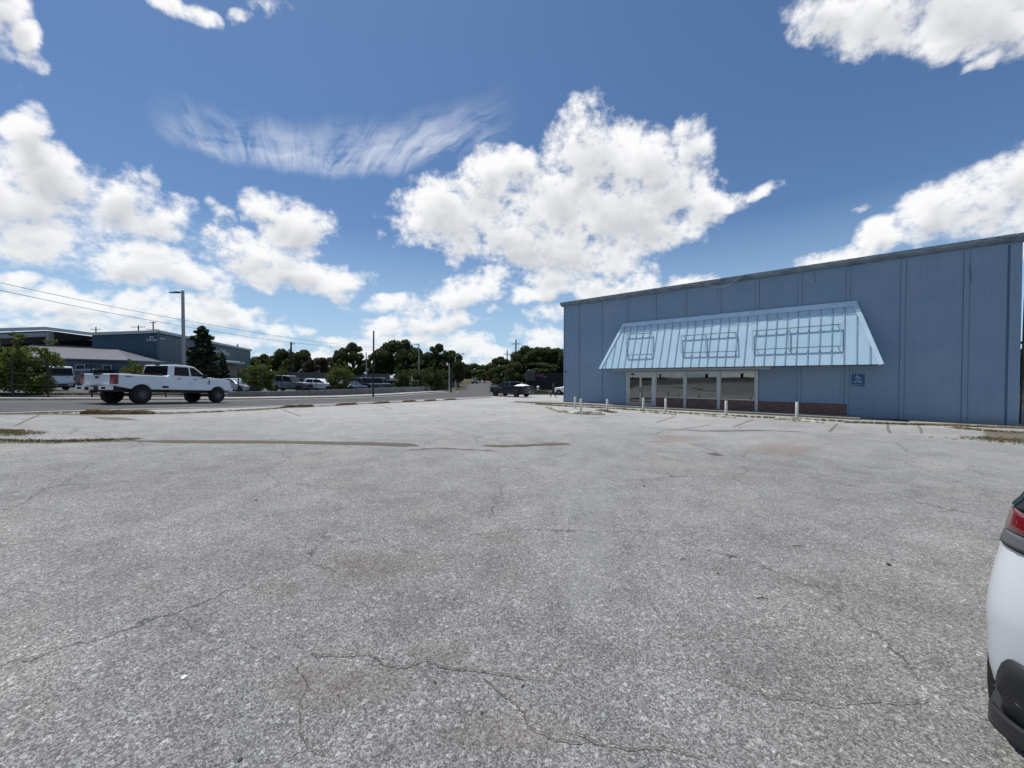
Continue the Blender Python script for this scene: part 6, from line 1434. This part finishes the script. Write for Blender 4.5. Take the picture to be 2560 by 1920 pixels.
# ------------------------------------------------------------------ grass and weeds
def mat_grass(name, a, b_):
    m, t, b = new_mat(name); c = t.coord(); n = t.noise(c, 1.5, 4, .7); t.put(b.inputs['Base Color'], t.mix(t.maprange(n, .38, .62), a, b_)); b.inputs['Roughness'].default_value = .8; b.inputs['Specular IOR Level'].default_value = .15; return m
M_GR = mat_grass('weedy_grass', (.17, .16, .06), (.30, .25, .14)); M_GRG = mat_grass('verge_grass', (.09, .12, .035), (.13, .14, .06))
def grass(name, pts, n, h, mat, label_kind='stuff', seed=1, width=.3, bw=.012):
    """pts: list of (x,y,spread); scatters tufts of blades"""
    rg = np.random.default_rng(seed); P_ = np.array([p[:2] for p in pts], float); sp__ = np.array([p[2] for p in pts], float)
    k = rg.integers(0, len(P_), n); xy_ = P_[k] + rg.normal(size=(n, 2)) * sp__[k][:, None] * np.array([1, .6]); z = Zn(xy_[:, 0], xy_[:, 1]) + .012
    nb = 6; base = np.concatenate([xy_, z[:, None]], 1)[:, None, :] + np.concatenate([rg.normal(size=(n, nb, 2)) * .035, np.zeros((n, nb, 1))], 2)
    ang = rg.uniform(0, 2 * np.pi, (n, nb)); hh = h * rg.uniform(.3, 1.15, (n, nb)); lean = rg.uniform(.1, .9, (n, nb)) * hh; dx, dy = np.cos(ang), np.sin(ang)
    wv = np.stack([-dy, dx, 0 * dx], -1) * bw * .5; mid = base + np.stack([dx * lean * .35, dy * lean * .35, hh * .6], -1); tip = base + np.stack([dx * lean, dy * lean, hh], -1)
    v = np.stack([base - wv, base + wv, mid + wv * .8, tip, mid - wv * .8], 2).reshape(-1, 3); N = n * nb
    me = bpy.data.meshes.new(name); me.vertices.add(len(v)); me.vertices.foreach_set('co', v.astype(np.float32).ravel()); me.loops.add(N * 5); me.loops.foreach_set('vertex_index', np.arange(N * 5, dtype=np.int32)); me.polygons.add(N)
    me.polygons.foreach_set('loop_start', np.arange(0, N * 5, 5, dtype=np.int32)); me.materials.append(mat); me.update(calc_edges=True); o = bpy.data.objects.new(name, me); COL.objects.link(o); tag(o, kind='stuff'); return o
def along(px, spread, step=.25):
    P = [xy(G(*p)) for p in px]; return [(p.x, p.y, spread) for p in resample(P, step)]
def bunch(px, spread): p = G(*px); return [(p.x, p.y, spread)]
grass('weeds', along([(-200,1034),(0,1034),(200,1034)], .25) + along([(380,1035),(520,1031),(620,1026),(700,1021)], .22) + along([(700,1020),(860,1012),(1000,1006),(1224,994)], .14), 1700, .055, M_GR, seed=2)
grass('weeds', along([(-150,1104),(30,1105),(140,1106),(260,1103)], .16) + along([(250,1103),(320,1100)], .12) + along([(-80,1076),(20,1080),(45,1088)], .25), 650, .05, M_GR, seed=3)
grass('weeds', along([(1345,1012),(1420,1017),(1500,1021),(1560,1024)], .10) + along([(1500,1027),(1535,1033)], .14) + along([(1560,1025),(1800,1040),(2100,1055)], .05) + along([(2120,1058),(2300,1064)], .07), 1300, .09, M_GR, seed=4)
grass('weeds', along([(2300,1063),(2420,1067),(2560,1072)], .22) + along([(2450,1098),(2560,1106),(2660,1115)], .5) + along([(2400,1072),(2480,1080)], .2) + along([(2560,1085),(2700,1092)], .4), 1000, .06, M_GR, seed=5)
grass('verge_grass', along([(0,987),(200,987),(400,987),(560,989)], .35, .4), 2200, .14, M_GR, seed=6, bw=.02)
gp = [(x, y, 1.2) for x, y in [(2.2, 58), (3, 64), (1.8, 78), (0.8, 90), (-1, 105), (-4, 125), (4, 84), (3, 100), (2, 74)]]
grass('verge_grass', gp, 5000, .30, M_GRG, seed=7, bw=.05)
grass('verge_grass', [(x, 71 + .2 * (x % 3), .8) for x in np.arange(4, 26, 1.0)] + [(x, 57.2, .5) for x in np.arange(3, 26, 1.0)], 3000, .3, M_GRG, seed=8, bw=.05)
bm_ = MB()
# ------------------------------------------------------------------ small litter on the asphalt
M_STONE = simple('dark_pebble', (.05, .05, .048), .8, vary=.4, scale=40); M_LEAFD = simple('dead_leaf', (.10, .055, .03), .8, vary=.3, scale=30); M_STICK = simple('dry_twig', (.05, .042, .035), .9, vary=.4, scale=30)
def pebble(px, r, mat, name, label, seed, flat=.55):
    p = G(*px); rr = random.Random(seed); m = MB(); bm = bmesh.new(); bmesh.ops.create_icosphere(bm, subdivisions=2, radius=r)
    for v in bm.verts: v.co *= rr.uniform(.8, 1.15); v.co.z *= flat
    me = bpy.data.meshes.new(name); bm.to_mesh(me); bm.free(); me.materials.append(mat); o = bpy.data.objects.new(name, me); COL.objects.link(o); o.location = (p.x, p.y, p.z + r * flat * .7 + .012); tag(o, label, 'pebble' if name == 'pebble' else 'litter')
pebble((2221,1416), .018, M_STONE, 'pebble', 'dark flat pebble lying left of the white car, the larger of two', 1); pebble((2232,1404), .008, M_STONE, 'pebble', 'tiny dark pebble just above the larger one near the white car', 2)
pebble((1307,1722), .008, M_STONE, 'pebble', 'small black pebble below the long crack in the foreground', 3); pebble((1205,1789), .008, M_STONE, 'pebble', 'small black pebble between the two foreground cracks', 4)
pebble((641,1254), .014, M_STONE, 'pebble', 'lone dark pebble in the left middle of the lot', 5); pebble((1610,1218), .016, M_STONE, 'pebble', 'dark pebble right of the lot centre', 6); pebble((845,1745), .007, M_STONE, 'pebble', 'tiny pebble under the left end of the long crack', 7)
pebble((1245,1560), .006, M_STONE, 'pebble', 'tiny dark pebble above the long foreground crack', 8); pebble((600,1908), .009, M_STONE, 'pebble', 'dark pebble at the bottom left edge', 9); pebble((460,1700), .014, simple('white_chip', (.7, .7, .68), .8), 'pebble', 'white stone chip in the lower left foreground', 10, .4)
pebble((700,1273), .010, simple('white_chip', (.7, .7, .68), .8), 'pebble', 'small white chip right of the lone dark pebble', 11)
def flatleaf(px, r, label, seed):
    p = G(*px); rr = random.Random(seed); m = MB(); n = 9; vs = [(math.cos(2*math.pi*i/n) * r * rr.uniform(.6, 1.2), math.sin(2*math.pi*i/n) * r * .7 * rr.uniform(.6, 1.2), rr.uniform(0, .006)) for i in range(n)] + [(0, 0, .003)]
    m.add(vs, [(i, (i + 1) % n, n) for i in range(n)]); o = m.build('dead_leaf', M_LEAFD); o.location = (p.x, p.y, p.z + .016); tag(o, label, 'leaf')
flatleaf((1088,1713), .011, 'brown dead leaf below the long foreground crack', 1); flatleaf((1795,1438), .013, 'reddish dead leaf right of the lot centre', 2); flatleaf((2330,1362), .012, 'small dead leaf near the white car', 3)
def twig(px, L, ang, label):
    p = G(*px); m = MB(); d = Vector((math.cos(ang), math.sin(ang), 0)) * L / 2; m.tube([-d, d * .1 + Vector((0, .006, .004)), d], [.003, .004, .002], 5); o = m.build('twig', M_STICK); o.location = (p.x, p.y, p.z + .018); tag(o, label, 'twig')
twig((1708,1403), .07, .4, 'dark twig lying right of the faint pale patch'); twig((1833,1397), .09, .3, 'longer dark twig between the pebble and the lot centre'); twig((1905,1502), .08, -.1, 'thin twig in the right foreground'); twig((1995,1370), .10, -.15, 'thin reddish twig left of the white car')
for f in PROTO: pass
